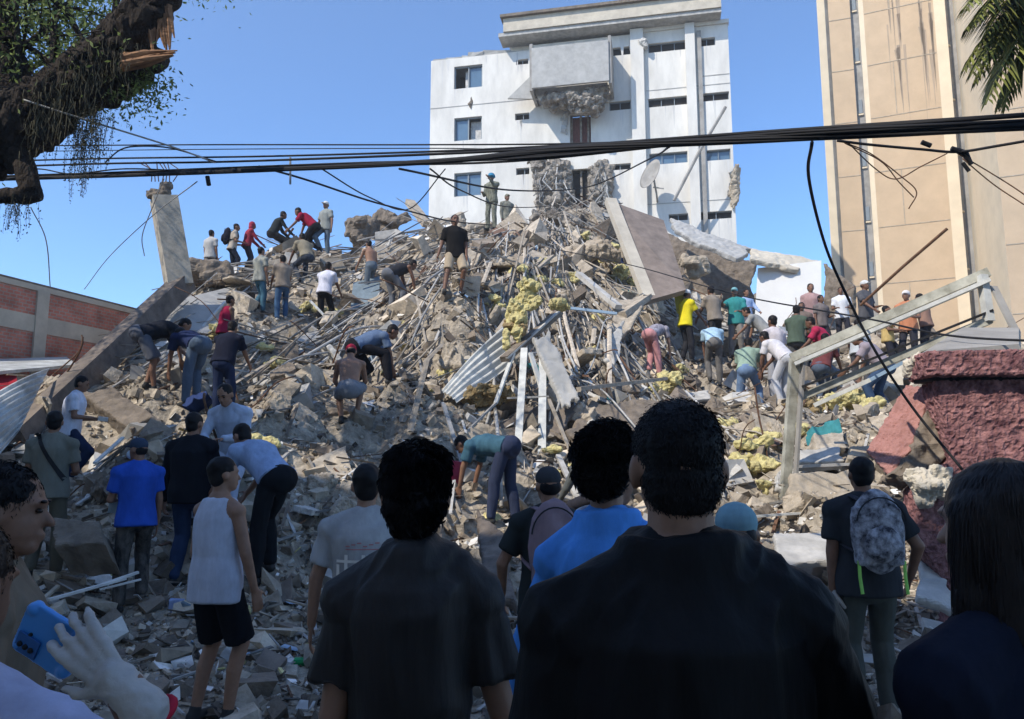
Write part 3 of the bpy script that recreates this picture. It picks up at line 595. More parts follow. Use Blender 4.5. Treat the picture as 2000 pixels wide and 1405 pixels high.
# damp streaks running down the widest panel
t = M['stain'] = mat('damp_streak', (0.42, 0.32, 0.23), 0.95, 0.35, 5, 0.0, c2=(0.30, 0.24, 0.18), stretch=(1, 1, .12))
a = V3((*pp[5], 0)); c = V3((*pp[6], 0)); ud = nrm(c - a); n_ = nrm(np.cross((0, 0, 1), ud)); n_ = -n_ if n_[1] > 0 else n_; L = np.linalg.norm(c - a); b = MB()
for _ in range(60):
    u = L * (rng.choice([.32, .42, .50, .83, .95]) + rng.normal(0, .03)); zt = rng.uniform(27, 40); ln = rng.uniform(.8, 6.0); w_ = rng.uniform(.03, .14)
    u = min(max(u, .2), L - .2); b.add([a + ud * (u - w_) + n_ * .006 + (0, 0, zt), a + ud * (u + w_) + n_ * .006 + (0, 0, zt), a + ud * (u + w_ * .2) + n_ * .006 + (0, 0, zt - ln)], [[0, 1, 2]])
tag(b.build('damp_streaks', t, tw), kind='stuff')

# ------------------------------------------------------------ brick wall on the left
BO = P(0, 540, 16.0); BU = nrm((.33, 1, 0)); BN = nrm((1, -.33, 0)); ZT = BO[2]
bm_ = bpy.data.materials.new('clay_brick'); bm_.use_nodes = True; t = bm_.node_tree; n = t.nodes; L_ = t.links.new
tc = n.new('ShaderNodeTexCoord'); dt = n.new('ShaderNodeVectorMath'); dt.operation = 'DOT_PRODUCT'; dt.inputs[1].default_value = tuple(BU); sx = n.new('ShaderNodeSeparateXYZ'); cx = n.new('ShaderNodeCombineXYZ')
L_(tc.outputs['Object'], dt.inputs[0]); L_(tc.outputs['Object'], sx.inputs[0]); L_(dt.outputs['Value'], cx.inputs[0]); L_(sx.outputs['Z'], cx.inputs[1])
bt = n.new('ShaderNodeTexBrick'); bt.inputs['Scale'].default_value = 3.2; bt.inputs['Color1'].default_value = (.56, .21, .145, 1); bt.inputs['Color2'].default_value = (.46, .165, .115, 1); bt.inputs['Mortar'].default_value = (.40, .31, .26, 1)
bt.inputs['Mortar Size'].default_value = .035; bt.inputs['Bias'].default_value = -.1; L_(cx.outputs[0], bt.inputs['Vector'])
nn = n.new('ShaderNodeTexNoise'); nn.inputs['Scale'].default_value = 2.2; nn.inputs['Detail'].default_value = 7; L_(cx.outputs[0], nn.inputs['Vector']); mx = n.new('ShaderNodeMix'); mx.data_type = 'RGBA'; mx.blend_type = 'MULTIPLY'; mx.inputs['Factor'].default_value = .8
cr = n.new('ShaderNodeValToRGB'); cr.color_ramp.elements[0].position = .3; cr.color_ramp.elements[1].position = .6; cr.color_ramp.elements[0].color = (.55, .5, .48, 1); cr.color_ramp.elements[1].color = (1.25, 1.2, 1.15, 1)
L_(nn.outputs[0], cr.inputs[0]); L_(bt.outputs['Color'], mx.inputs['A']); L_(cr.outputs[0], mx.inputs['B']); L_(mx.outputs['Result'], n['Principled BSDF'].inputs['Base Color']); n['Principled BSDF'].inputs['Roughness'].default_value = .95
bp = n.new('ShaderNodeBump'); bp.inputs['Strength'].default_value = .8; bp.inputs['Distance'].default_value = .02; L_(bt.outputs['Fac'], bp.inputs['Height']); bp.invert = True; L_(bp.outputs[0], n['Principled BSDF'].inputs['Normal'])
brw = empty('brick_wall', BO * V3((1, 1, 0)) + BU * 3, 'long red clay brick wall with pale concrete ties at the far left', 'wall')
RB = np.stack([BU, BN, V3((0, 0, 1))], 1)
def bb(u0, u1, z0, z1, o, th, m, nm):
    b = MB(); b.box(BO * V3((1, 1, 0)) + BU * (u0 + u1) / 2 + V3((0, 0, (z0 + z1) / 2)) + BN * (o - th / 2), (u1 - u0, th, z1 - z0), RB); return b.build(nm, m, brw)
bb(-5, 13, -.1, ZT - .125, 0, .2, bm_, 'brick_panel')
bb(-5, 13.2, ZT - .12, ZT, .03, .30, M['fascia'], 'top_beam'); bb(-5, 13, ZT - 1.06, ZT - .68, .02, .26, M['fascia'], 'tie_beam'); bb(-5, 13, ZT + .002, ZT + .06, -.02, .30, M['concd'], 'coping')
for u in (-2.9, 1.04, 5.2, 9.4): bb(u - .15, u + .15, -.1, ZT - .123, .05, .30, M['fascia'], 'tie_column')
# low shed roof and awning in front of it
def quad(name, cs, th, m, label=None, cat=None, parent=None, away=(0, 1, -.1), tint=0.0, group=None):
    p = np.array([P(*c) for c in cs]); nn_ = nrm(np.cross(p[1] - p[0], p[-1] - p[0])); nn_ = nn_ if np.dot(nn_, p.mean(0) - CAMP) > 0 else -nn_
    b = MB(); b.prism(p, nn_ * th, tint); o = b.build(name, m, parent, fixn=True); return tag(o, label, cat, group) if label else o
quad('shed_roof', [(-60,703,15),(130,697,17.5),(150,712,15.5),(-60,730,12.8)], .06, M['sheet'], 'flat pale metal shed roof below the brick wall', 'roof')
quad('awning', [(-60,738,13),(32,730,14),(35,760,13.2),(-10,785,12.6),(-60,790,12.4)], .04, cloth((.32,.02,.03)), 'dark red awning cloth at the far left edge', 'awning')
def corrug(name, cs, nr, amp, m, label, cat, th=.012):
    A, B, C_, D = [P(*c) for c in cs]; nu = nr * 6; nv = 14; v = []; nn_ = nrm(np.cross(B - A, D - A))
    for s_ in (0, 1):
        for j in range(nv + 1):
            for i in range(nu + 1):
                s1, t1 = i / nu, j / nv; p = A * (1 - s1) * (1 - t1) + B * s1 * (1 - t1) + C_ * s1 * t1 + D * (1 - s1) * t1
                v.append(p + nn_ * (amp * sin(s1 * nr * 2 * pi) + .10 * sin(t1 * 3 + s1 * 2) + s_ * th))
    f = []; K = (nu + 1) * (nv + 1)
    for j in range(nv):
        for i in range(nu):
            a_ = j * (nu + 1) + i; f.append((a_, a_ + 1, a_ + nu + 2, a_ + nu + 1)); f.append((K + a_, K + a_ + nu + 1, K + a_ + nu + 2, K + a_ + 1))
    for j in range(nv):
        for i in (0, nu): a_ = j * (nu + 1) + i; f.append((a_, a_ + nu + 1, K + a_ + nu + 1, K + a_))
    for i in range(nu):
        for j in (0, nv): a_ = j * (nu + 1) + i; f.append((a_, a_ + 1, K + a_ + 1, K + a_))
    b = MB(); b.add(v, np.array(f)); return tag(b.build(name, m, smooth=False), label, cat)
corrug('corrugated_sheet', [(-60,800,10.2),(-60,960,8.8),(45,830,10.4),(95,722,12.6)], 9, .02, M['sheet'], 'pale corrugated roof sheet sliding down at the far left below the beam', 'roof sheet')
corrug('corrugated_sheet', [(862,765,12.2),(893,795,12.0),(1004,700,12.8),(985,640,13.2)], 5, .02, M['wpaint'], 'bright white bent metal roof sheet under the yellow insulation', 'roof sheet')

# ------------------------------------------------------------ big named wreckage
cl = empty('concrete_column', P(350, 548, 16) , 'square concrete column with a broken dark top standing out against the sky', 'column')
b = MB(); b.beam(P(350, 560, 16), P(320, 388, 16), .50, .42, up=(.55, -.8, 0)); b.build('shaft', M['column'], cl)
torn('broken_top', P(317, 376, 16), (.25, .22, .24), M['concd'], cl, seed=2, vox=.03)
g = MB()
for i in range(7): a = P(296 + i * 7, 355, 16 + rng.uniform(-.2, .2)); g.tube([a, a + (rng.normal(0, .08), 0, .25), a + (rng.normal(0, .2), 0, .45)], .012, 5)
g.build('bare_bars', M['rust'], cl)
b = MB(); b.beam(P(30, 862, 11.4), P(362, 550, 16.2), .34, .40, up=(-.2, -.75, .6)); o = b.build('concrete_beam', M['beam']); tag(o, 'massive stained concrete beam fallen diagonally from the column to the ground at left', 'beam')
quad('roof_slab', [(330,590,16.2),(480,553,18.6),(425,700,14.9),(250,705,14.4)], .18, M['panel'], 'smooth grey slab lying on the slope under the broken column', 'slab')
def slabq(cs, th, m, lb):
    p = np.array([P(*c) for c in cs]); nn_ = nrm(np.cross(p[1] - p[0], p[-1] - p[0])); nn_ = nn_ if np.dot(nn_, p.mean(0) - CAMP) > 0 else -nn_
    q_ = []
    for i in range(len(p)):
        a, c = p[i], p[(i + 1) % len(p)]; k_ = 5
        for j in range(k_): q_.append(a + (c - a) * j / k_ + ((p.mean(0) - (a + c) / 2) * rng.uniform(-.05, .16) if 0 < j else 0))
    b = MB(); b.prism(np.array(q_), nn_ * max(th, .07)); sz_ = np.ptp(p, axis=0).max(); v = max(.02, sz_ / 60); sd_ = rng.uniform(0, 9)
    r = remesh(b, v, 1, lambda V, N: (vnoise(V * 3 + sd_) * .5 + vnoise(V * 9 + sd_) * .5) * min(.05, sz_ * .02) - np.maximum(0, vnoise(V * 6 + sd_) - .35) * .05)
    tag(r.build('concrete_slab', m), lb, 'slab')
for cs, m, lb, th in [
  ([(553,922,9.2),(676,868,9.9),(694,930,9.3),(560,1003,8.6)], 'conc', 'thick grey concrete slab edge above the grey shirted man, lying across the debris', .30),
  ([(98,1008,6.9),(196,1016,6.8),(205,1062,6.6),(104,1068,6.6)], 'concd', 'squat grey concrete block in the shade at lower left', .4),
  ([(550,760,12.4),(640,735,13.0),(690,800,11.8),(585,830,11.3)], 'concd', 'grey slab below the bending man in blue', .15),
  ([(1040,655,12.6),(1073,642,12.9),(1133,782,11.9),(1100,798,11.8)], 'panel', 'long pale grey plank leaning right of the white posts', .10),
  ([(945,835,11.9),(1025,792,12.4),(1135,790,12.2),(1092,850,11.6),(1010,868,11.5)], 'beam', 'brown slab leaning behind the white posts', .12),
  ([(1105,842,11.6),(1150,780,12.6),(1300,782,12.8),(1300,880,11.3),(1120,885,11.2)], 'concd', 'dark flat slab behind the curly haired head', .15),
  ([(905,538,17.2),(968,520,18),(925,655,14.8),(868,668,14.6)], 'concd', 'grey slab leaning under the man in khaki shorts', .15),
  
  ([(1308,424,25),(1475,486,23.5),(1440,504,22.6),(1350,470,23.6),(1318,448,24.2)], 'panel', 'pale grey roof slab sagging towards the right from the white block', .18),
  ([(1468,485,23.5),(1548,497,23.2),(1600,508,23),(1560,527,22.4),(1464,506,22.4)], 'fascia', 'cream roof edge slab resting on the white wall', .16),
  ([(1606,512,25),(1668,560,24),(1668,690,24),(1606,690,25)], 'concd', 'shaded grey wall piece right of the sunlit white wall', .2),  # the wall's shade is carried by the dark concrete colour
  ([(1300,450,26),(1480,510,25),(1480,640,24.6),(1300,600,25)], 'concd', 'shaded storey wall under the sagging roof slab', .2),  # slab put in for the dark region, shade painted as dark concrete
  ([(1543,925,9.2),(1690,915,9.4),(1684,992,8.9),(1536,1008,8.7)], 'warm', 'tan board slab between the gate post and the backpack man', .10),
  ([(1590,845,10.8),(1650,838,11),(1655,875,10.5),(1595,880,10.5)], 'conc', 'square pale block beside the gate post', .3),
  ([(1660,800,12.4),(1740,795,12.6),(1745,830,12),(1655,835,11.9)], 'conc', 'flat pale slab under the yellow insulation at right', .15),
  ([(1560,880,10.2),(1640,870,10.4),(1650,900,10),(1555,905,9.9)], 'whited', 'rounded pale slab low behind the gate post', .15),
  ([(1660,870,10.2),(1730,868,10.4),(1720,900,10),(1655,895,9.9)], 'warm', 'pale slab left of the salmon wall piece', .12),
  ([(1510,1040,7.9),(1612,1035,8.1),(1625,1095,7.3),(1515,1110,7.2)], 'whited', 'pale plaster slab low beside the backpack man', .08),
  ([(1795,1090,6.6),(1850,1130,6.3),(1870,1195,5.9),(1790,1165,6.0)], 'whited', 'pale board leaning at the foot of the maroon wall', .05),
  ([(1318,768,15.4),(1385,762,15.8),(1388,778,15.2),(1322,786,15)], 'whited', 'white board lying above the nearest head', .05),
  ([(930,990,9.4),(985,1040,8.6),(1010,1180,7.2),(940,1160,7.4)], 'beam', 'brown slab leaning between the two men in black', .15),
  ([(1010,850,12),(1100,845,12),(1105,905,11.2),(1005,900,11.2)], 'dark', 'near-black block standing in for the shaded hollow under the white posts', .5),  # dark void drawn as a solid, its shade painted near-black
  ([(1200,580,17.6),(1268,572,17.9),(1235,640,16.6),(1180,700,15.8)], 'conc', 'pale slab edge below the large leaning roof slab', .12),
  ([(150,765,12.2),(215,752,12.4),(300,812,11.6),(255,838,11.3)], 'concd', 'grey fallen column lying behind the man in white', .35),
  ([(575,660,15.2),(620,640,15.8),(640,680,15),(600,700,14.6)], 'panel', 'blue grey board on the slope left of the bending man', .04),
  ([(630,755,12.6),(660,745,12.8),(660,820,11.8),(610,805,11.9)], 'whited', 'white board beside the man in the red cap', .04),
  ([(1180,665,15.6),(1220,625,16.2),(1210,700,15.4),(1185,730,15)], 'whited', 'narrow pale slab left of the bending woman', .1)]:
    slabq(cs, th, M[m], lb)
quad('concrete_slab', [(1190,392,20.3),(1296,430,20.4),(1340,566,18.0),(1262,588,17.6)], .16, M['slabbr'], 'large brown grey roof slab leaning below the satellite dish', 'slab')
# white wall fragment with its shadowed top
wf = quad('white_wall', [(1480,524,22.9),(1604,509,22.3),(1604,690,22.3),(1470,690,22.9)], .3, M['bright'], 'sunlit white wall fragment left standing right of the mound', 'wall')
def bar(name, pts_, r, m, label, cat, n=6, flat=1.0, tint=0.0, group=None):
    b = MB(); b.tube([P(*p_) for p_ in pts_], r, n, tint, flat=flat); return tag(b.build(name, m, smooth=n > 6), label, cat, group)
def stick(name, a, c, w_, h_, m, label, cat, tint=0.0):
    b = MB(); b.beam(P(*a), P(*c), w_, h_, tint=tint); return tag(b.build(name, m), label, cat)
for a, c, w_, m, lb in [((1024,682,12.5),(1010,905,11.3),.11,'wpaint','bright white upright post under the insulation pile'),((1060,700,12.5),(1058,925,11.2),.12,'wpaint','second white post, right of the tallest one'),
  ((1003,690,12.4),(968,788,11.9),.06,'wpaint','short white strut slanting left from the post head'),((968,788,11.9),(905,850,11.5),.05,'rod','thin pale strut reaching down left of the posts'),
  ((866,790,11.8),(908,925,10.6),.06,'rod','thin pale bar standing left of the white posts'),((1036,690,12.4),(1070,800,12),.07,'wpaint','white strut slanting right between the posts'),((1072,780,12),(1115,885,11.3),.05,'lath','thin brown strut right of the posts'),
  ((990,778,12),(1072,775,12),.05,'rod','short crossbar between the white posts'),((985,702,12.3),(1092,610,13.6),.16,'concd','dark curved board propped over the white posts'),((990,700,12.25),(1094,606,13.5),.05,'whited','pale rail along the dark board over the posts'),
  ((1095,600,16),(1205,613,15.8),.09,'bluem','pale blue metal rail in the middle of the wreck'),((835,660,14.6),(862,612,15.4),.10,'bluem','short pale blue metal bar below the man in khaki shorts'),
  ((1192,392,20.2),(1266,582,17.8),.30,'fascia','pale edge beam on the left of the leaning roof slab'),((1266,580,17.8),(1215,615,17),.22,'conc','broken elbow of the pale edge beam'),((1130,535,18.5),(1208,600,17),.18,'whited','white broken rail right of the lath fan'),
  ((800,395,26),(835,440,24.5),.32,'warm','stubby tan beam end poking above the ridge'),((1080,500,19.5),(985,580,17.2),.10,'lath','long pale lath fanning down left of centre'),((1060,505,19.5),(950,620,16.6),.09,'lath','second long pale lath in the central fan'),
  ((1040,485,20),(930,560,17.8),.09,'lath','upper long pale lath in the central fan'),((1000,610,15.6),(935,700,14.2),.10,'lath','pale batten lying above the white roof sheet'),((700,660,14.6),(960,650,14.6),.12,'lath','long sagging pale board across the middle slope'),
  ((606,588,16.6),(665,650,15.4),.05,'wpaint','thin white pole beside the man in the white tee'),((245,1130,5.9),(95,1172,5.4),.03,'wpaint','thin white pipe lying low at left, nearest of three'),((270,1118,6.1),(200,1142,5.9),.03,'wpaint','middle thin white pipe lying at left'),((275,1132,6.0),(195,1152,5.8),.02,'wpaint','thinnest white pipe lying at left'),
  ((1460,1010,8.6),(1600,1000,8.8),.04,'wpaint','thin white rail lying right of the teal cap'),((1550,912,9.8),(1700,905,10),.06,'whited','white rail lying above the tan board'),((185,905,8.6),(240,855,9.4),.04,'wpaint','short white stick behind the man in scrubs'),
  ((395,640,15.8),(440,590,16.8),.06,'wpaint','short white strip on the grey slab'),((1130,760,12.2),(1300,740,14.5),.10,'lath','pale green board bridging right of the posts'),((1090,890,10.9),(1140,1000,9.6),.07,'whited','pale plank standing above the pink backpack')]:
    stick('wreck_bar' if m != 'lath' else 'wooden_batten', a, c, w_, w_ * .6, M[m], lb, 'bar' if m != 'lath' else 'batten')
for c, r, m, lb in [((1005,615,12.7),(.22,.16,.42),'insul','tall ragged yellow insulation clump on the post head'),((1040,585,13.0),(.42,.22,.22),'insul','upper yellow insulation clump beside the tall one'),((990,665,12.6),(.10,.1,.28),'insul','yellow insulation strip hanging beside the post head'),((1015,640,12.8),(.22,.18,.26),'insulb','rust brown insulation behind the yellow clump'),
  ((945,770,12.2),(.55,.2,.28),'insulb','brown insulation under the white roof sheet'),((1255,770,15.5),(.42,.3,.40),'insulb','brown foam block left of the white board'),((1575,800,13),(.55,.3,.26),'insulb','dark yellow insulation roll right of the gate post')]:
    clump('insulation_mass', P(*c), r, M[m], lb, 'insulation', seed=len(lb))
for c, r, m, lb in [((402,556,18.6),(.75,.6,.5),'concd','dark torn concrete mass at the foot of the broken column'),((710,452,24.5),(.55,.5,.5),'concd','square dark concrete stub on the ridge skyline'),((765,440,25),(.9,.6,.45),'concd','ragged concrete heap on the ridge skyline'),((900,452,24.5),(1.3,.6,.3),'conc','low torn ledge on the ridge behind the seated man'),
  ((1100,452,24.5),(1.2,.7,.45),'rough','tall torn concrete heap under the gutted stairwell'),((1355,515,21.5),(.5,.4,.35),'warm','tan broken lump under the sagging roof'),((1240,470,22),(.6,.4,.5),'rough','torn lump left of the large leaning slab'),((1150,500,21),(.9,.5,.4),'warm','broken tan mass on the upper slope')]:
    torn('broken_mass', P(*c), r, M[m], None, lb, 'concrete mass', seed=len(lb), vox=.06)

# ------------------------------------------------------------ maroon stucco wall at right
pw = empty('stucco_wall', P(1930, 1250, 6.3) * V3((1, 1, 0)), 'rough maroon stucco garden wall with a broken left end', 'wall')
def rough_poly(cs, th, m, name, parent, res=.017, amp=.022, sc=24, side=1, back=(0, 1, 0)):
    """stucco face: polygon at real distance, filled with a fine displaced grid"""
    p = np.array([P(*c) for c in cs]); o0 = p.mean(0); nn_ = nrm(np.cross(p[1] - p[0], p[2] - p[1]));  nn_ = -nn_ if np.dot(nn_, o0 - CAMP) > 0 else nn_
    g = MB(); g.prism(p, -nn_ * th); r = remesh(g, res, 1, lambda V, N: (np.abs(vnoise(V * sc)) * -1.0 + vnoise(V * sc * 2.3) * .35) * amp); return r.build(name, m, parent)
rough_poly([(1826,742,6.3),(2200,738,6.1),(2200,1420,6.1),(1850,1420,6.3),(1868,1190,6.3),(1835,1120,6.3),(1796,1060,6.3),(1790,960,6.3),(1858,900,6.3),(1850,850,6.3)], .35, M['purple'], 'wall_body', pw)
rough_poly([(1806,684,6.2),(2200,676,6.0),(2200,732,6.0),(1812,735,6.2)], .45, M['purple'], 'coping', pw)
b = MB(); b.prism([P(1815,734,6.33), P(2200,730,6.13), P(2200,745,6.13), P(1815,744,6.33)], (0, .25, 0)); b.build('shadow_gap', M['dark'], pw, fixn=True)  # dark strip under the coping, the groove's shade put into its colour
torn('cream_end_block', P(1795, 715, 6.5), (.09, .16, .1), M['fascia'], pw, seed=3, vox=.02)
torn('broken_edge', P(1815, 950, 6.25), (.17, .12, .17), M['fascia'], pw, seed=5, vox=.018, amp=.5)
sp = empty('fallen_wall_piece', P(1770, 850, 6.9), 'salmon faced broken wall piece tilted against the maroon wall', 'wall piece')
rough_poly([(1768,750,6.9),(1822,756,6.7),(1800,820,6.6),(1775,885,6.5),(1735,928,6.5),(1690,880,6.75)], .10, M['pink'], 'salmon_face', sp, amp=.018)
rough_poly([(1824,765,6.65),(1852,850,6.5),(1846,905,6.4),(1790,938,6.35),(1738,926,6.45),(1778,882,6.44),(1802,818,6.54)], .28, M['concd'], 'torn_side', sp, amp=.05, sc=9)
quad('roof_sheet', [(1800,690,7.4),(1880,640,8.4),(1990,640,8.2),(1990,672,7),(1840,684,7)], .05, M['slot'], 'bent grey metal sheet lying on the maroon wall', 'metal sheet')

# ------------------------------------------------------------ toppled white gate frame
gt = empty('gate_frame', P(1530, 1010, 9.8), 'toppled pale metal gate frame slanting up to the right over the debris', 'gate frame')
def gb(a, c, w_, h_, nm, m='gate'):
    a = (a[0], a[1], a[2] * 1.2); c = (c[0], c[1], c[2] * 1.2); w_ *= .9; h_ *= .9
    b = MB(); b.beam(P(*a), P(*c), w_, h_, up=(.1, -1, .2)); b.build(nm, M[m], gt)
gb((1530,1010,8.2),(1552,700,8.0),.12,.10,'post'); gb((1549,1006,8.1),(1569,696,7.9),.035,.10,'post', 'slot')
gb((1545,700,8.0),(1930,532,7.4),.12,.10,'top_rail'); gb((1552,712,7.93),(1932,548,7.33),.05,.14,'top_rail', 'wpaint'); gb((1566,756,7.9),(1940,606,7.3),.03,.03,'lower_rail','black')
gb((1566,775,8.0),(1935,625,7.35),.10,.10,'lower_rail'); gb((1918,538,7.38),(1932,628,7.33),.10,.10,'end_post','wpaint'); gb((1940,560,7.38),(1985,650,7.1),.10,.03,'end_plate','slot')
gb((1590,792,8.6),(1700,742,8.3),.06,.05,'thin_rail','wpaint'); gb((1700,742,8.3),(1775,702,8.1),.05,.05,'thin_rail','bluem')

# ------------------------------------------------------------ big tree, upper left
tr = empty('broken_tree', V3((-6.6, 7.6, 0)), 'old tree with a snapped mossy limb and pale torn wood at upper left', 'tree')
def limb(pts_, rs, nm, m='bark', rough=.13, res=.028):
    g = MB(); pts2 = [P(*p_) if len(p_) == 3 and p_[1] > -2000 and abs(p_[0]) > 30 or True and not isinstance(p_, np.ndarray) else p_ for p_ in pts_]
    t = np.linspace(0, 1, len(pts2)); tt = np.linspace(0, 1, len(pts2) * 5); pa = np.array(pts2)
    sm = np.stack([np.interp(tt, t, pa[:, k]) for k in range(3)], 1); sm[1:-1] = (sm[:-2] + sm[2:] + 2 * sm[1:-1]) / 4; r = np.interp(tt, t, rs)
    g.tube(sm, r, 12)
    o = remesh(g, res, 1, lambda V, N: (vnoise(V * 3.1) * .5 + np.abs(vnoise(V * 9)) * .5) * rough); return o.build(nm, M[m], tr, smooth=False)
D = 8.0
base = [V3((-7.8, 7.8, -.1)), V3((-7.5, 7.9, 2.2)), V3((-7.1, 8.0, 4.1)), P(-140, 315, D)]
limb(base + [P(0, 262, D), P(110, 200, D)], [.50, .44, .40, .38, .36, .33], 'trunk')
limb([V3((-7.1, 8.0, 4.1)), V3((-8.0, 8.8, 6.4)), V3((-8.8, 10.2, 8.4))], [.3, .24, .12], 'limb')
limb([P(60,235,D), P(170,150,7.9), P(240,85,7.8), P(290,30,7.7), P(325,-30,7.7)], [.32,.26,.23,.20,.17], 'limb')
limb([P(95,210,D), P(215,150,D), P(300,100,D)], [.30,.24,.13], 'limb', rough=.16)
limb([P(40,210,D), P(20,120,8.1), P(-5,40,8.2), P(-20,-80,8.3)], [.20,.13,.11,.10], 'limb')
limb([P(25,290,D), P(50,335,7.9), P(62,378,7.85)], [.16,.11,.10], 'limb', rough=.06); limb([P(-60,388,7.8), P(10,384,7.8), P(80,380,7.9)], [.085,.085,.08], 'stub', rough=.05)
for i in range(16):
    py = 96 + rng.uniform(-8, 16); g = MB(); a = P(240, 122 + rng.uniform(-14, 14), 7.6 + rng.uniform(-.05, .1)); c = P(rng.uniform(300, 350), 104 + rng.normal(0, 5), 7.55 + rng.uniform(-.05, .1)); g.tube([a, (a + c) / 2 + (0, 0, rng.normal(0, .02)), c], [.045, .035, .006], 6)
    if i == 0: G = MB()
    G.V += [v for v in g.V]; G.F += [f + G.n for f in g.F]; G.T += g.T; G.mi += g.mi; G.n += g.n
G.build('torn_wood', M['splint'], tr)
G = MB()
for i in range(26):
    x0 = rng.uniform(285, 335); y0 = rng.uniform(-30, 60); a = P(x0, y0, 7.65); c = P(x0 + rng.uniform(-12, 16), y0 + rng.uniform(20, 70), 7.65); G.tube([a, c], [.04, .008], 5, rng.uniform(-.5, .5))
G.build('torn_bark', M['splint'], tr)
def branch(a, dirn, L, r, depth, G):
    pts_ = [V3(a)]; d = nrm(dirn)
    for k in range(7): d = nrm(d + rng.normal(0, .28, 3) + V3((0, 0, .04))); pts_.append(pts_[-1] + d * L / 7)
    G.tube(pts_, np.linspace(r, r * .35, 8), 6); tips.append(pts_[-1]); tips.append(pts_[4])
    if depth: [branch(pts_[k], d + rng.normal(0, .9, 3), L * .6, r * .5, depth - 1, G) for k in (2, 4, 6)]
tips = []; G = MB()
for px, py, dx, dz in ((40,160,-.2,1),(90,190,.1,1),(130,160,-.4,1),(180,110,-.6,.9),(230,70,-.5,1),(10,80,-.8,.6),(20,110,.5,.8),(60,200,-.9,.7),(-10,20,.3,1)):
    branch(P(px, py, D), (dx, rng.uniform(-.3, .5), dz), rng.uniform(1.0, 1.7), .045, 2, G)
G.build('branches', M['bark'], tr); G = MB()
for c_ in ((-8.8,10.2,8.4),(-9.4,9.6,8.6),(-8.8,11,8.0),(-10,10.5,8.2)):
    branch(c_, (rng.normal(0, .5), rng.normal(0, .5), .8), 2.2, .09, 2, G)
G.build('branches', M['bark'], tr)
def leaves(cs, n, spread, size, m, nm, parent, droop=0.0, tk=1.0):
    cs = np.array(cs); p = cs[rng.integers(0, len(cs), n)] + rng.normal(0, 1, (n, 3)) * spread; a = rng.normal(0, 1, (n, 3)); a[:, 2] -= droop; a /= np.linalg.norm(a, axis=1, keepdims=True)
    c = np.cross(a, rng.normal(0, 1, (n, 3))); c /= np.linalg.norm(c, axis=1, keepdims=True); s = size * rng.uniform(.6, 1.4, (n, 1))
    v = np.stack([p - a * s, p + c * s * .38, p + a * s, p - c * s * .38], 1).reshape(-1, 3); b = MB(); b.add(v, (np.arange(n) * 4)[:, None] + np.arange(4), np.repeat(rng.uniform(-.8, 1, n), 4) * tk); return b.build(nm, m, parent)
vis = [t_ for t_ in tips]
leaves(vis, 10500, .20, .032, M['leaf'], 'foliage', tr)
leaves([P(x, y, 8.0) for x, y in ((275,160),(300,150),(255,190),(290,185),(240,205),(305,175))], 900, .13, .03, M['leaf'], 'foliage', tr)
leaves([P(x, y, 8.8) for x, y in ((150,60),(195,50),(120,100),(90,60),(60,120),(170,110),(210,20),(130,20),(50,40),(230,70))], 1900, .20, .032, M['leaf'], 'foliage', tr)
# shading crown above the frame
up = [V3((x, y, z)) for x, y, z in zip(rng.uniform(-12.5, -8.2, 60), rng.uniform(8.5, 14, 60), rng.uniform(7.6, 11.5, 60))]
leaves(up, 8000, .42, .05, M['leaf'], 'upper_foliage', tr)
G = MB()
for px, y0, y1, wd, n_ in ((170,215,400,34,90),(40,388,470,30,26),(205,225,330,18,18),(95,240,330,30,22),(20,385,440,14,10)):
    for _ in range(n_):
        x = px + rng.normal(0, wd * .5); a = P(x, y0 + rng.uniform(-15, 15), 7.9 + rng.normal(0, .15)); L = (rng.uniform(.2, 1) * (y1 - y0)) / 1500 * 8; k = int(L / .03) + 2
        z = np.arange(k) * .03; pt = np.stack([a[0] + .02 * np.sin(z * 9 + x), np.full(k, a[1]), a[2] - z], 1)
        G.tube(pt[::3] if k > 6 else pt, .002, 3)
        s = rng.uniform(.008, .018, (k, 1)); o_ = rng.normal(0, .012, (k, 3)); q_ = rng.normal(0, 1, (k, 3)); q_[:, 2] -= 1; q_ /= np.linalg.norm(q_, axis=1, keepdims=True); c_ = np.cross(q_, rng.normal(0, 1, (k, 3)))
        c_ /= np.linalg.norm(c_, axis=1, keepdims=True); pt = pt + o_; G.add(np.stack([pt - q_ * s, pt + c_ * s * .5, pt + q_ * s, pt - c_ * s * .5], 1).reshape(-1, 3), (np.arange(k) * 4)[:, None] + np.arange(4), 0)
tag(G.build('hanging_moss', M['moss'], tr), kind='stuff')
G = MB()
for _ in range(420):
    t_ = rng.uniform(0, 1); a = P(60 + 200 * t_ + rng.normal(0, 12), 225 - 150 * t_ + rng.normal(0, 34), 7.62 + rng.normal(0, .08)); L = rng.uniform(.06, .30); G.tube([a, a + (rng.normal(0, .02), -.02, -L * .5), a + (rng.normal(0, .03), -.01, -L)], [.004, .003, .002], 3, rng.uniform(-1, 1))
tag(G.build('clinging_moss', M['moss'], tr), kind='stuff')

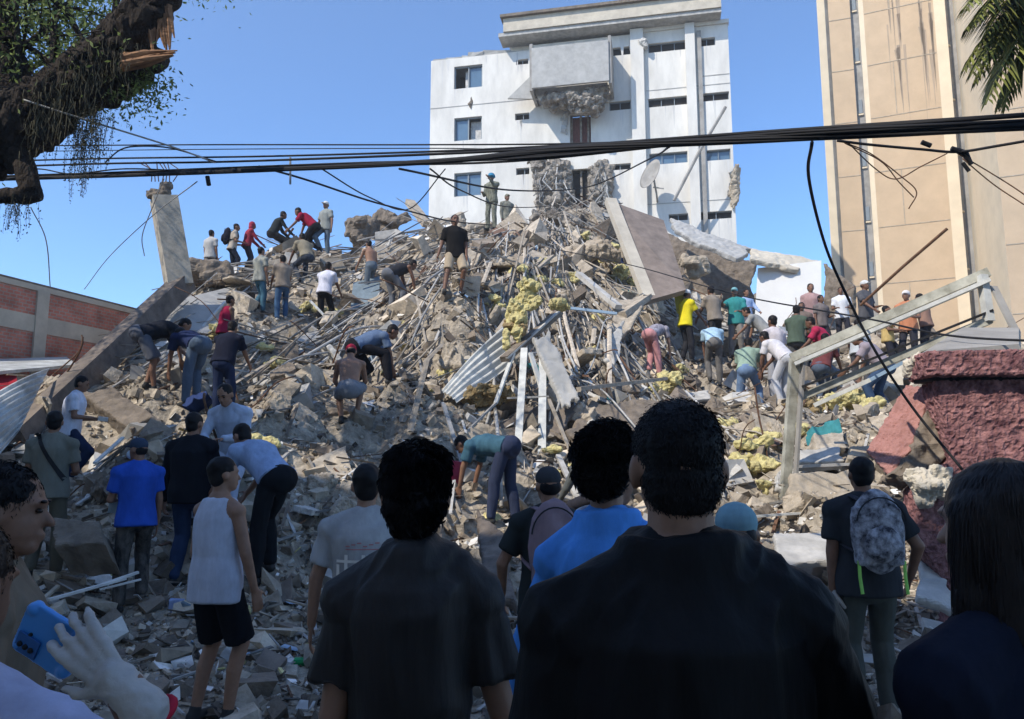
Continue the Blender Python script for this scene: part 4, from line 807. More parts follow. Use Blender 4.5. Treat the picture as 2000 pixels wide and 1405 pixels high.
# ------------------------------------------------------------ palm, upper right
pm = empty('palm_tree', V3((6.6, 7.6, 0)), 'palm tree whose drooping fronds reach in at the upper right', 'palm tree')
b = MB(); b.tube([(6.6, 7.6, -.1), (6.5, 7.6, 3), (6.4, 7.7, 6.6)], [.22, .18, .16], 14); b.build('trunk', M['bark'], pm)
def frond(tipx, tipy, d, nm='frond', side=1):
    c0 = V3((6.4, 7.7, 6.7)); tip = P(tipx, tipy, d); mid = (c0 + tip) / 2 + V3((0, 0, .9)); b = MB(); T = np.linspace(0, 1, 46); cur = [(1 - t) ** 2 * c0 + 2 * t * (1 - t) * mid + t * t * tip for t in T]
    b.tube(cur, np.linspace(.03, .006, 46), 5)
    for i in range(6, 45):
        for s in (-1, 1):
            tg = nrm(cur[min(i + 1, 45)] - cur[i - 1]); sd = nrm(np.cross(tg, (0, 0, 1))) * s; L = .75 * sin(pi * min(1, .18 + .8 * i / 46)) ; d_ = nrm(sd * .75 + tg * .75 + V3((0, 0, -.35)) + rng.normal(0, .07, 3))
            a = cur[i]; m_ = a + d_ * L * .5; e = a + d_ * L + V3((0, 0, -.20 * L)); wv = nrm(np.cross(d_, (0, 0, 1))) * .016
            tn = rng.uniform(-.8, 1); b.add([a - wv * .4, a + wv * .4, m_ + wv, e, m_ - wv], [[0, 1, 2, 4], ], tn); b.add([m_ + wv, e, m_ - wv], [[0, 1, 2]], tn)
    return b.build(nm, M['palm'], pm)
for k_ in range(9): frond(1880 + 22 * (k_ % 5), 20 + 24 * k_, 6.9 + .14 * k_)
frond(1885, 60, 7.6); frond(1895, 150, 7.4); frond(1925, 205, 7.2); frond(1960, 215, 7.8); frond(1905, -30, 7.4); frond(2060, 60, 7.0); frond(2100, -60, 8.6)
for a_ in (0.6, 1.8, 2.6): frond(2150 + 100 * a_, 0, 8.4 + a_ * .8)

# ------------------------------------------------------------ overhead cables
def smooth_path(cs, per=10):
    p = np.array([P(*c) for c in cs]); n_ = len(p); p = np.concatenate([[2 * p[0] - p[1]], p, [2 * p[-1] - p[-2]]]); out = []
    for i in range(1, n_):
        for t in np.arange(per) / per: out.append(.5 * ((2 * p[i]) + (-p[i - 1] + p[i + 1]) * t + (2 * p[i - 1] - 5 * p[i] + 4 * p[i + 1] - p[i + 2]) * t * t + (-p[i - 1] + 3 * p[i] - 3 * p[i + 1] + p[i + 2]) * t ** 3))
    out.append(p[-2]); return np.array(out)
def cable(cs, r, label, group=None, m='black', name='overhead_cable', off=None):
    z = smooth_path(cs)
    if off is not None:
        t = np.linspace(0, 1, len(z)); z = z + np.stack([0 * t, off[0] * np.cos(t * off[2] + off[3]), off[1] * np.sin(t * off[2] + off[3])], 1) * (.5 + .22 * t)[:, None]
    b = MB(); b.tube(z, r, 6); return tag(b.build(name, M[m], smooth=True), label, 'cable', group)
main = [(-120,354,11.5),(300,341,9.8),(800,319,7.4),(1100,292,6.0),(1500,271,4.9),(2150,236,3.8),(3000,160,3.0),(4600,20,2.4)]
for i in range(9):
    cable(main, .0115, 'black cable twisted into the thick overhead bundle', 'cables of the thick overhead bundle', off=(.022, .029, 9 + i * .7, i * 0.72))
mm = [(-120,350,11.6),(300,335,10.2),(700,321,8.6),(1000,312,6.8),(1500,264,4.9),(2150,222,3.8),(3000,146,3.0),(4600,0,2.4)]
for i in range(3): cable(mm, .011, 'thin black cable lashed along the top of the thick bundle', 'cables lashed above the thick bundle', off=(.02, .03, 7 + i, i * 2.1))
cable([(-120,330,11),(200,320,10.4),(450,316,9.6),(900,299,7.4),(1180,281,6.0),(1500,258,4.9),(2150,214,3.8),(3000,138,3.0),(4600,-10,2.4)], .014, 'second black cable running just above the thick bundle')
cable([(60,285,11),(400,283,10),(830,283,8.6),(1150,280,7.4),(1500,262,6)], .009, 'highest thin cable crossing in front of the white block')
cable([(60,296,11),(400,292,10),(830,290,8.6),(1120,292,7.4),(1500,268,6)], .006, 'thin cable just below the highest one')
cable([(-100,318,11),(200,310,10.4),(500,306,9.4),(850,296,8.2),(1130,283,7.2)], .012, 'slack thin cable above the second black cable')
cable([(-100,345,11),(60,330,10.6),(140,340,10.3),(250,330,10),(420,338,9.5)], .010, 'loose cable drooping beside the tree stub')
cable([(45,195,7.6),(160,232,7.8),(330,285,8.6),(420,318,9.4)], .010, 'pale cord running down from the tree limb', m='rod')
cable([(206,317,10),(235,293,9.8),(270,286,9.7),(335,290,9.5),(425,317,9.2)], .010, 'thin cable arching up above the bundle right of the tree')
cable([(505,325,9.4),(600,352,9.8),(720,392,11),(800,413,12.5),(880,432,15),(960,440,19)], .014, 'cable sagging from the bundle down to the ridge')
cable([(620,325,9.4),(720,385,11),(800,408,13),(870,330,12.5)], .010, 'thin looping cable left of the white block')
cable([(840,330,8.2),(900,372,10),(1000,405,14),(1120,400,20)], .010, 'thin cable crossing the lower windows of the white block')
cable([(780,330,8.4),(1000,372,12),(1150,365,16),(1270,310,12),(1310,285,7)], .014, 'dark cable dipping across the stairwell of the white block')
cable([(1586,278,4.5),(1580,350,5.0),(1612,480,5.7),(1655,580,6),(1712,690,6.1),(1785,800,6.2),(1880,918,6.0)], .011, 'long black cable hanging down across the tan tower and gate frame')
cable([(1090,488,19),(1240,520,17),(1380,560,14),(1480,585,12),(1690,622,9),(1850,655,7.5),(2050,668,6.6)], .012, 'thin cable slanting from the mound past the white wall')
cable([(1635,275,5.4),(1700,283,5.4),(1800,292,5.4),(1870,297,5.4),(1950,285,5.2),(2080,262,5)], .010, 'short cable slung below the bundle in front of the tower')
for i, cs in enumerate([[(1640,275,5.4),(1700,300,5.5),(1760,345,5.5),(1790,375,5.5),(1775,408,5.5)],[(1650,280,5.4),(1720,315,5.5),(1755,355,5.5),(1785,386,5.5)],[(1655,278,5.4),(1710,330,5.5),(1750,350,5.5),(1800,325,5.5),(1850,300,5.5)],[(1870,300,5.4),(1930,335,5.4),(2000,380,5.3),(2060,430,5.3)],[(1880,310,5.4),(1940,360,5.4),(2000,400,5.3)]]):
    cable(cs, .0045, ['curled wire end hooking down in front of the tower', 'shorter curled wire beside the hooked one', 'wire looping back up to the cable joint', 'upper wire leaving the joint to the right edge', 'lower wire leaving the joint to the right edge'][i], m='rust')
for i, cs in enumerate([[(60,405,10),(90,470,11),(98,560,12.5)],[(165,565,15.5),(215,500,14),(300,420,12.5),(385,355,10)],[(282,500,13),(278,460,12.5),(300,400,12),(320,350,10)]]):
    cable(cs, .008, ['thin wire hanging down to the brick wall', 'thin wire slanting up to the column head', 'short wire hanging left of the column'][i], m='rod')
j = empty('cable_joint', P(1875, 300, 5.4), 'black cable splice hanging below the bundle in front of the tower', 'cable joint')
b = MB(); b.tube([P(1858,290,5.4), P(1885,300,5.4), P(1897,322,5.4)], [.018, .026, .016], 8); b.build('splice_body', M['black'], j)
b = MB(); b.tube([P(1880,318,5.4), P(1893,335,5.4)], .014, 8); b.build('splice_cap', M['black'], j)
b = MB(); b.tube([P(1800,278,5.4), P(1818,285,5.4)], .018, 8); tag(b.build('cable_clip', M['black']), 'small black clip left of the cable splice', 'cable clip')
b = MB(); b.tube([P(567,308,9.4), P(567,360,9.4)], .014, 8); tag(b.build('cable_hanger', M['rod']), 'thin vertical hanger clamped on the bundle above the red shirt', 'cable hanger')
b = MB(); b.tube([P(405,345,9.6), P(408,362,9.6)], .03, 8); tag(b.build('cable_clamp', M['black']), 'black clamp under the bundle right of the column', 'cable clamp')
bar('snapped_stick', [(1680,597,8.6),(1765,520,8.4),(1850,447,8.2)], .018, M['rust'], 'thin brown stick slanting up across the tower', 'stick')
# bent bars and cloth caught in the wreck
for k_ in range(70):
    p = scatter(1, 8.5, 24, .7)[0]; a = p + V3((0, 0, .05)); d_ = nrm(rng.normal(0, 1, 3) * (1, .6, .3) + V3((0, 0, .7))); L = rng.uniform(.5, 1.5) * np.clip(p[1] / 13, .6, 1.4); q_ = nrm(rng.normal(0, 1, 3)); b = MB()
    b.tube([a + d_ * L * t + q_ * L * .35 * t * t * sin(3 * t) for t in np.linspace(0, 1, 9)], rng.uniform(.008, .016), 5, rng.uniform(-.5, .8)); tag(b.build('bent_rebar', M['rust'], smooth=True), 'thin rusty reinforcing bar curling up out of the debris', 'rebar', 'rusty bars curling out of the debris')
CC = [('teal', (.05,.22,.24)), ('navy blue', (.03,.05,.14)), ('cream', (.5,.45,.36)), ('faded brown', (.20,.13,.10)), ('pale blue', (.30,.40,.52))]
for k_ in range(30):
    nm_, c_ = CC[k_ % 5]; p = scatter(1, 7.5, 23, .68)[0]; g = rng.uniform(.2, .5) * np.clip(p[1] / 13, .6, 1.3); nn2 = 9; v = []; RR = surf_rot(p[0], p[1], .3); o_ = rng.uniform(0, 50)
    for s_ in (0, 1):
        for j in range(nn2):
            for i in range(nn2):
                x, y = (i / (nn2 - 1) - .5) * g * 1.6, (j / (nn2 - 1) - .5) * g; z = float(vnoise(np.array([[x * 9 + o_, y * 9, 0]]))[0]) * .09 + float(vnoise(np.array([[x * 22 + o_, y * 22, 3]]))[0]) * .03 - s_ * .008; v.append(p + RR @ V3((x, y, z + .13)))
    f = []; K = nn2 * nn2
    for j in range(nn2 - 1):
        for i in range(nn2 - 1): a_ = j * nn2 + i; f.append((a_, a_ + 1, a_ + nn2 + 1, a_ + nn2)); f.append((K + a_, K + a_ + nn2, K + a_ + nn2 + 1, K + a_ + 1))
    b = MB(); b.add(v, np.array(f)); tag(b.build('crumpled_cloth', cloth(c_), smooth=True), 'crumpled ' + nm_ + ' cloth caught in the debris', 'cloth', nm_ + ' cloths in the debris')
# small litter
def thingbox(name, c, sz, m, label, cat, rz=.3):
    b = MB(); p = hit(*c); b.box(p + V3((0, 0, sz[2] * .4)), sz, eul(.1, .1, rz), 0, .08); return tag(b.build(name, m), label, cat)
thingbox('red_crate', (882, 940), (.26, .2, .32), cloth((.40,.05,.10)), 'crimson plastic crate behind the nearest cropped head', 'crate')
b = MB(); p = hit(598, 1306); b.tube([p + (-.09, 0, .05), p + (.02, 0, .05), p + (.05, 0, .05), p + (.08, 0, .05)], [.032, .034, .015, .014], 10); tag(b.build('green_bottle', mat('green_plastic', (.02,.35,.12), .3, .1)), 'green plastic bottle lying on the shaded street', 'bottle')
thingbox('plastic_bag', (345, 1198), (.12, .08, .14), cloth((.30,.38,.60)), 'pale blue plastic bag behind the man in the white vest', 'bag')
thingbox('plastic_bag', (700, 1010), (.14, .1, .1), cloth((.45,.52,.62)), 'crumpled pale blue bag above the grey shirt', 'bag')

# ------------------------------------------------------------ unseen house behind the photographer, shaped to shade the street
hb = empty('unseen_house', V3((-9, -9, 0)), 'unseen pale brown house behind the photographer, shaped to shade the street', 'building')
A_ = V3((-40, 11.5, 0)); dr = nrm((1, -.55, 0)); nb = nrm((.55, 1, 0)); L = 56.0; HH = 16.0
A_ = V3((-8.5, -4.0, 0)) - dr * 33
b = MB(); c4 = [A_, A_ + dr * L, A_ + dr * L - nb * 10, A_ - nb * 10]; b.prism(c4, (0, 0, HH)); b.build('wall', M['facadeb'], hb, fixn=True)
b = MB(); b.prism([c + V3((0, 0, HH + .004)) + k * .3 for c, k in zip(c4, (nb, nb, -nb, -nb))], (0, 0, .3)); b.build('roof', M['concd'], hb, fixn=True)
for u in np.arange(20, 52, 3.2):
    for z in (1.2, 4.6, 8.0, 11.4):
        b = MB(); b.box(A_ + dr * u + nb * .03 + V3((0, 0, z + .7)), (1.4, .06, 1.4), np.stack([dr, nb, V3((0, 0, 1))], 1)); b.build('window', M['glass'], hb)
# ------------------------------------------------------------ people
def skf(v): return np.asarray(v, float)
DOWN = ((.16, .02, -1), (.04, .22, -1))
OUTD = ((.34, .05, -1), (.10, .15, -1))
REACH = ((.15, .55, -.85), (-.05, .75, -.65))
DIG = ((.08, .35, -1), (-.08, .25, -1))
HOLD = ((.22, .15, -1), (-.35, .9, -.05))
HIP = ((.75, -.25, -.75), (-.8, .35, -.45))
UPF = ((.2, .8, -.4), (-.1, .8, .5))
KNEE = ((.18, .5, -.9), (-.3, .7, -.5))
SKIN = [(.30, .165, .105), (.23, .12, .075), (.17, .085, .052), (.38, .23, .16)]
def ik(a, c, l1, l2, pole):
    a = V3(a); c = V3(c); d = c - a; L = np.linalg.norm(d); mx = (l1 + l2) * .995
    if L > mx: c = a + d * mx / L; d = c - a; L = mx
    x = (l1 * l1 - l2 * l2 + L * L) / (2 * L); h = math.sqrt(max(0, l1 * l1 - x * x)); u = d / L; p = V3(pole); p = nrm(p - u * np.dot(p, u)); return a + u * x + p * h, c
def hand(g, wr, d, palm, s=1.0, curl=.5, thumb=1, grow=0.0, fl=1.0, spread=-.06):
    """palm and five bent fingers; d: pointing direction, palm: palm normal, thumb: side (+1/-1)"""
    d = nrm(d); pn = nrm(V3(palm) - d * np.dot(palm, d)); sd = nrm(np.cross(d, pn)) * thumb; wr = V3(wr); k = s
    for t in (-1, -.33, .33, 1): g.cap(wr + d * .012 * k + sd * t * .016 * k, wr + d * .088 * k + sd * t * .029 * k, (.013 + grow) * k, (.0115 + grow) * k, 8)
    for t, L in ((-1.05, .060), (-.36, .073), (.34, .080), (1.02, .070)):
        a = wr + d * .092 * k + sd * t * .029 * k; ang = 0; p = a; ll = (.45, .32, .27)
        for i, f_ in enumerate(ll):
            ang += curl * (.55 if i == 0 else .75) * (1 + .12 * t); dd = d * cos(ang) + pn * sin(ang) - sd * t * spread; q_ = p + nrm(dd) * L * f_ * 1.15 * k * fl
            g.cap(p, q_, (.0098 - i * .0010 + grow) * k, (.0092 - i * .0010 + grow) * k, 7); p = q_
    a = wr + d * .030 * k + sd * .030 * k; m_ = a + nrm(sd * .75 + d * .75 + pn * .35) * .040 * k; e = m_ + nrm(sd * .35 + d * .9 + pn * (.25 + curl * .4)) * .036 * k; g.cap(a, m_, (.0125 + grow) * k, (.0105 + grow) * k, 7); g.cap(m_, e, (.0105 + grow) * k, (.0085 + grow) * k, 7)
def person(label, at, h=1.73, yaw=0, lean=0, crouch=0, side=0, arms=(DOWN, DOWN), absarm=None, shirt=((.3, .3, .3), 'short'), pants=((.03, .03, .04), 'long'), hair='short', hairm='hair',
           skin=0, fat=1.0, nod=0, turn=0, feet=None, vox=None, sink=.02, strands=0, group=None, headtop=None, shoes='shoe', wrinkle=1.0, zoff=0, cat='person', camo=None, pcamo=None, capm=None, stance=.11, nohand=False, shw=1.0, drop=0.0):
    px, py, d = at; p0 = P(px, py, d); gz = float(H(p0[0], p0[1])) + zoff
    if headtop is not None:
        h = (P(px, headtop, d)[2] - gz) / .998
        if h > 1.84: gz += min(h - 1.84, .45); h = 1.84
        h = max(h, 1.5)
    s = h / 1.75; ya = R(yaw); fx = V3((-sin(ya), cos(ya), 0)); rx = V3((cos(ya), sin(ya), 0)); uz = V3((0, 0, 1)); B = np.stack([rx, fx, uz], 1); O = V3((p0[0], p0[1], gz))
    T = lambda q_: O + (B @ skf(q_)) * s
    D3 = lambda q_: B @ skf(q_)
    near = d < 3.2; vox = vox or (.0065 if near else .011 if d < 9.5 else .014 if d < 15 else .018)
    root = empty('person', O, label, cat, group)
    hz = .95 - crouch * .52; la = R(lean); lb = R(lean * 1.18)
    hipb = -sin(la) * .16 - crouch * .10
    pel = V3((side * .0, hipb, hz)); sp1 = V3((sin(R(side)), sin(la), cos(la))); sp1 = nrm(sp1); sp2 = nrm(V3((sin(R(side * 1.3)), sin(lb), cos(lb))))
    w1 = pel + sp1 * .14; ch = pel + sp1 * .29; up = ch + sp2 * .10; shl = ch + sp2 * .190; nb = ch + sp2 * .262
    bk = lambda sp: nrm(np.cross((1, 0, 0), sp))  # depth axis (forward side)
    f1 = V3((0, cos(la), -sin(la))); f2 = V3((0, cos(lb), -sin(lb))); X = V3((1, 0, 0)); bf = .5 + .5 * fat
    hl = R(lean * .55 + nod); hu = V3((0, sin(hl), cos(hl))); hf0 = V3((0, cos(hl), -sin(hl))); tr_ = R(turn); hf = nrm(hf0 * cos(tr_) - X * sin(tr_)); hr = nrm(np.cross(hf, hu)); HB = np.stack([hr, hf, hu], 1)
    hc = nb + nrm(sp2 + hu) * .055 + hu * .072 + hf * .020
    hc_w = T(hc)
    Hh = lambda q_: T(hc + HB @ skf(q_)); HW = B @ HB
    mu = (B @ X) * s
    # legs
    sh = [-.185 * bf * shw, .185 * bf * shw]; hips = [pel + V3((-.088, 0, -.02)), pel + V3((.088, 0, -.02))]
    feet = feet or ((-stance, -.02), (stance, .06 if crouch < .3 else .12)); ank = []; kn = []
    for i in (0, 1):
        fp = O + (B @ V3((feet[i][0], feet[i][1] + (crouch * .10), 0))) * s; gzf = (float(np.clip(H(fp[0], fp[1]) + zoff - gz, -.35, .45)) if zoff == 0 else 0) / s
        a_ = V3((feet[i][0], feet[i][1] + crouch * .10, .085 + gzf)); k_, a2 = ik(hips[i], a_, .445, .43, (.18 * (-1 if i == 0 else 1), 1, .1)); kn.append(k_); ank.append(a2)
    # arms
    el = []; wr = []; hd = []
    for i in (0, 1):
        sg = -1 if i == 0 else 1; S = shl + X * sh[i] * .96 - sp2 * (.045 + drop)
        if absarm and absarm[i] is not None:
            e_ = B.T @ (V3(absarm[i][0]) - O) / s; w_ = B.T @ (V3(absarm[i][1]) - O) / s
            e2, w2 = e_, w_
        else:
            u_, f_ = arms[i]; u_ = nrm(V3(u_) * (sg, 1, 1)); f_ = nrm(V3(f_) * (sg, 1, 1)); e2 = S + u_ * .285; w2 = e2 + f_ * .25
        el.append(e2); wr.append(w2); hd.append(nrm(w2 - e2))
    SH = [shl + X * q_ * .96 - sp2 * (.045 + drop) for q_ in sh]
    # bare body
    def torso(g, o, z0=-.09, top=True, flare=0.0, sh_o=0.0):
        rr = [(pel + sp1 * z0 - f1 * .01, .150 + o + flare * 1.6, .105 + o + flare * 1.4), (pel + sp1 * .0, .168 * fat + o, .118 * fat + o), (w1, .146 * fat + o, .108 * fat + o), (ch, .158 * fat + o, .118 * bf + o), (up, .178 * bf * shw + o, .120 * bf + o), (shl - sp2 * .035, .160 * bf * shw + o, .104 + o * .8), (shl + sp2 * .008, .118 * bf * shw + o * .7, .084 + o * .6), (shl + sp2 * (.045 + drop), .088 * bf + o * .4, .070 + o * .4), (nb, .066 * bf + o * .2, .062 * bf + o * .2)]
        g.loft([(T(c), B @ X * a * s, B @ (f1 if i < 4 else f2) * b_ * s) for i, (c, a, b_) in enumerate(rr)], 22)
        for i in (0, 1): g.cap(T(SH[i]), T(nb - sp2 * .035 + X * sh[i] * .12), (.060 * bf + o + sh_o) * s, (.048 + o * .5) * s, 12)
    g = MB()
    if shirt is None or near or True: torso(g, 0)
    neck0 = T(nb - sp2 * .03); g.cap(neck0, Hh((0, -.02, -.06)), .058 * (1 + (bf - 1) * 1.0) * s, .054 * (1 + (bf - 1) * .8) * s, 14)
    g.ell(Hh((0, -.008, .018)), V3((.077, .098, .098)) * s, HW, 18); g.ell(Hh((0, .030, -.030)), V3((.062, .062, .086)) * s, HW, 16); g.ell(Hh((0, .058, -.088)), V3((.036, .034, .028)) * s, HW, 10)
    g.cap(Hh((0, .086, .005)), Hh((0, .108, -.028)), .009 * s, .014 * s, 8); g.ell(Hh((0, .074, .024)), V3((.056, .022, .013)) * s, HW, 12); g.ell(Hh((0, .088, -.058)), V3((.024, .014, .007)) * s, HW, 8); g.ell(Hh((0, .088, -.069)), V3((.021, .013, .007)) * s, HW, 8)
    for q_ in (-1, 1): g.ell(Hh((q_ * .079, -.012, -.012)), V3((.011, .021, .032)) * s, HW @ eul(0, 0, q_ * .35), 10)
    for i in (0, 1):
        g.cap(T(SH[i]), T(el[i]), .052 * bf * s, .042 * bf * s, 12); g.cap(T(el[i]), T(wr[i]), .043 * bf * s, .028 * s, 12)
        sg = -1 if i == 0 else 1
        if not (nohand and i in nohand):
            dd = B @ hd[i]; pnorm = B @ nrm(V3((-sg, .25, .1)) if abs(hd[i][2]) > .5 else V3((0, 0, -1))); hand(g, T(wr[i]), dd, pnorm, s * 1.06, .45, 1 if np.dot(np.cross(dd, pnorm), B @ V3((0, 1, .3))) > 0 else -1, .001 if d > 9 else 0)
        g.cap(T(hips[i]), T(kn[i]), .086 * bf * s, .057 * s, 12); c_ = kn[i] * .62 + ank[i] * .38 - V3((0, .018, 0)); g.cap(T(kn[i]), T(c_), .055 * s, .056 * s, 12); g.cap(T(c_), T(ank[i]), .055 * s, .037 * s, 12)
        fd = nrm(V3((sg * .15, 1, 0))); g.cap(T(ank[i] - V3((0, .01, .045))), T(ank[i] + fd * .14 - V3((0, 0, .055))), .036 * s, .026 * s, 10)
    ob = remesh(g, vox, 2 if near else 1); ob.build('body', skinm(SKIN[skin]), root, smooth=True)
    out = dict(root=root, T=T, Hh=Hh, HW=HW, wr=[T(q_) for q_ in wr], el=[T(q_) for q_ in el], hd=[B @ q_ for q_ in hd], s=s, B=B, nb=nb, up=up, shl=shl, f2=f2, sp2=sp2, sh=sh, ch=ch, pel=pel)
    amp = (.013 if near else .010) * wrinkle
    def fold(V, N):
        q_ = (V - O) @ B; v = q_ * V3((9, 9, 2.6)); v[:, 0] += .8 * vnoise(q_ * 3.1); v2 = q_ * V3((20, 20, 7))
        return (vnoise(v) * .7 + (1 - 2 * np.abs(vnoise(v * 1.9 + 5))) * .35 + vnoise(v2) * .25) * amp
    vs = vox * (1.15 if near else 1.1)
    if shirt is not None:
        c, kind = shirt[:2]; g = MB(); o = .016 + (.006 if kind != 'tank' else -.006); hem = shirt[2] if len(shirt) > 2 else -.13 + .11 * min(1, lean / 45)
        if kind == 'tank':
            o += .016; rr = [(pel + sp1 * hem, .178 * fat + o, .134 + o), (pel, .176 * fat + o, .130 * fat + o), (w1, .152 * fat + o, .112 * fat + o), (ch, .160 * fat + o, .120 * bf + o), (up - sp2 * .01, .158 * bf + o, .112 * bf + o), (shl - sp2 * .005, .115 * bf + o, .086 + o), (shl + sp2 * .035, .095 + o, .070 + o), (shl + sp2 * .042, .07, .05)]
            g.loft([(T(c_), B @ X * a * s, B @ (f1 if i < 4 else f2) * b_ * s) for i, (c_, a, b_) in enumerate(rr)], 22)
        else:
            torso(g, o + .006, hem, flare=.018 * fat)
            for i in (0, 1):
                if kind == 'long': g.cap(T(SH[i]), T(el[i]), (.066 * bf + .006) * s, .056 * bf * s, 12); g.cap(T(el[i]), T(wr[i] - hd[i] * .0), .056 * bf * s, .038 * s, 12)
                elif kind == 'short':
                    e_ = SH[i] + (el[i] - SH[i]) * .70; ud = nrm(el[i] - SH[i]); g.cap(T(SH[i]), T(SH[i] + (el[i] - SH[i]) * .35), (.066 * bf + .008) * s, (.066 * bf + .006) * s, 12)
                    xx = nrm(np.cross(ud, (0, 1, .2))); yy = np.cross(ud, xx); r1 = (.064 * bf + .006); g.loft([(T(SH[i] + ud * .03), B @ xx * r1 * s, B @ yy * r1 * s), (T(SH[i] + ud * .12), B @ xx * r1 * s, B @ yy * r1 * s), (T(e_), B @ xx * (r1 + .002) * s, B @ yy * (r1 + .002) * s)], 16)
        sm = remesh(g, vs, 2, fold); out['shirt_mesh'] = sm; so_ = sm.build('shirt', c if isinstance(c, bpy.types.Material) else cloth(c, camo=camo), root, smooth=True); out['shirt'] = so_
    if pants is not None:
        c, kind = pants; g = MB(); o = .018
        g.ell(T(pel - sp1 * .05 - f1 * (.012 + .02 * min(1, lean / 40))), V3((.168 * bf, .118 + .02 * min(1, lean / 40), .135)) * s, B, 16)
        g.loft([(T(pel + sp1 * z_), B @ X * a * s, B @ f1 * b_ * s) for z_, a, b_ in ((-.13, .14, .10), (-.06, .172 * bf + o, .120 * bf + o), (.02, .168 * fat + o * .7, .116 * fat + o * .7), (.085, .152 * fat + o * .6, .110 * fat + o * .6))], 20)
        for i in (0, 1):
            if kind == 'long': g.cap(T(hips[i]), T(kn[i]), (.100 * bf) * s, .080 * s, 12); g.cap(T(kn[i]), T(ank[i] * .4 + kn[i] * .6 - V3((0, .008, 0))), .080 * s, .080 * s, 12); g.cap(T(ank[i] * .4 + kn[i] * .6 - V3((0, .008, 0))), T(ank[i] + V3((0, 0, .03))), .080 * s, .066 * s, 12)
            else:
                e_ = kn[i] * 1.0; dd = nrm(e_ - hips[i]); xx = nrm(np.cross(dd, (0, 1, .2))); yy = np.cross(dd, xx)
                g.loft([(T(hips[i] - dd * .02), B @ xx * .100 * s, B @ yy * .105 * s), (T(hips[i] * .5 + e_ * .5), B @ xx * .098 * s, B @ yy * .102 * s), (T(e_ - dd * .02), B @ xx * .095 * s, B @ yy * .098 * s)], 16)
        remesh(g, vs, 1, fold).build('shorts' if kind == 'shorts' else 'trousers', c if isinstance(c, bpy.types.Material) else cloth(c, camo=pcamo), root, smooth=True)
    if shoes:
        for i in (0, 1):
            g = MB(); sg = -1 if i == 0 else 1; fd = nrm(V3((sg * .15, 1, 0))); a_ = ank[i]; g.cap(T(a_ - V3((0, .02, .045))), T(a_ + fd * .16 - V3((0, 0, .052))), .046 * s, .036 * s, 10); g.cap(T(a_ - V3((0, .0, .05))), T(a_ + V3((0, 0, .0))), .046 * s, .044 * s, 10)
            remesh(g, max(vox, .012), 1).build('shoe', M[shoes], root, smooth=True)
    # hair or headgear
    def hairmesh(parts, m, nm='hair', amp_=.004, sc=40):
        g = MB()
        for kind_, *a in parts:
            if kind_ == 'e': g.ell(Hh(a[0]), V3(a[1]) * s, HW, 18)
            elif kind_ == 'c': g.cap(Hh(a[0]), Hh(a[1]), a[2] * s, a[3] * s, 12)
        hm = remesh(g, max(vox * .9, .006), 1, lambda V, N: vnoise(V * sc) * amp_ + vnoise(V * sc * .4) * amp_); o = hm.build(nm, m, root, smooth=True); return hm, o
    short = [('e', (0, -.020, .036), (.083, .098, .090)), ('e', (0, -.043, -.016), (.071, .060, .080))]
    hm = None; hmat = M[hairm]
    if hair == 'short': hm, _ = hairmesh(short, hmat)
    elif hair == 'fade': hm, _ = hairmesh([('e', (0, -.016, .036), (.0805, .098, .085)), ('e', (0, -.040, -.020), (.071, .062, .084))], hmat, amp_=.0015)
    elif hair == 'tousled': hm, _ = hairmesh([('e', (0, -.020, .044), (.083, .102, .092)), ('e', (0, -.042, -.020), (.069, .062, .088)), ('e', (.02, .03, .09), (.05, .05, .035)), ('e', (-.03, .02, .085), (.05, .05, .035))], hmat, amp_=.008, sc=28)
    elif hair == 'curly': hm, _ = hairmesh([('e', (0, -.022, .046), (.094, .106, .092)), ('e', (0, -.052, -.008), (.080, .062, .072))], hmat, amp_=.010, sc=34)
    elif hair == 'long':
        hm, _ = hairmesh([('e', (0, -.018, .030), (.088, .106, .092)), ('e', (0, -.045, -.03), (.090, .078, .11)), ('c', (0, -.075, -.08), (0, -.105, -.36), .074, .075), ('c', (.045, -.04, -.04), (.07, -.09, -.36), .055, .055), ('c', (-.045, -.04, -.04), (-.07, -.09, -.36), .055, .055), ('c', (.068, .012, .03), (.086, .0, -.16), .028, .032), ('c', (-.068, .012, .03), (-.086, .0, -.16), .028, .032), ('c', (-.082, .0, -.12), (-.09, -.03, -.34), .034, .04), ('e', (-.075, -.015, -.01), (.030, .05, .08)), ('e', (.075, -.015, -.01), (.030, .05, .08))], hmat, amp_=.002, sc=30)
    elif hair == 'tied': hm, _ = hairmesh(short + [('e', (0, -.13, .02), (.045, .05, .045))], hmat)
    elif hair == 'cap':
        hairmesh([('e', (0, -.044, -.006), (.074, .062, .062))], hmat); g = MB(); g.ell(Hh((0, -.008, .046)), V3((.085, .104, .082)) * s, HW, 18); g.ell(Hh((0, .115, .036)), V3((.062, .070, .009)) * s, HW, 14); remesh(g, vox, 1).build('cap', capm if isinstance(capm, bpy.types.Material) else cloth(capm or (.03, .03, .04)), root, smooth=True)
    elif hair == 'helmet':
        g = MB(); g.ell(Hh((0, -.005, .045)), V3((.108, .128, .100)) * s, HW, 18); g.ell(Hh((0, .01, .02)), V3((.125, .150, .016)) * s, HW, 18); remesh(g, vox, 1).build('helmet', cloth(capm), root, smooth=True)
    elif hair == 'hood':
        g = MB(); g.ell(Hh((0, -.028, .026)), V3((.096, .108, .110)) * s, HW, 18); g.ell(Hh((0, -.05, -.07)), V3((.09, .08, .09)) * s, HW, 14); remesh(g, vox, 1).build('hood', cloth(capm), root, smooth=True)
    elif hair == 'bald': pass
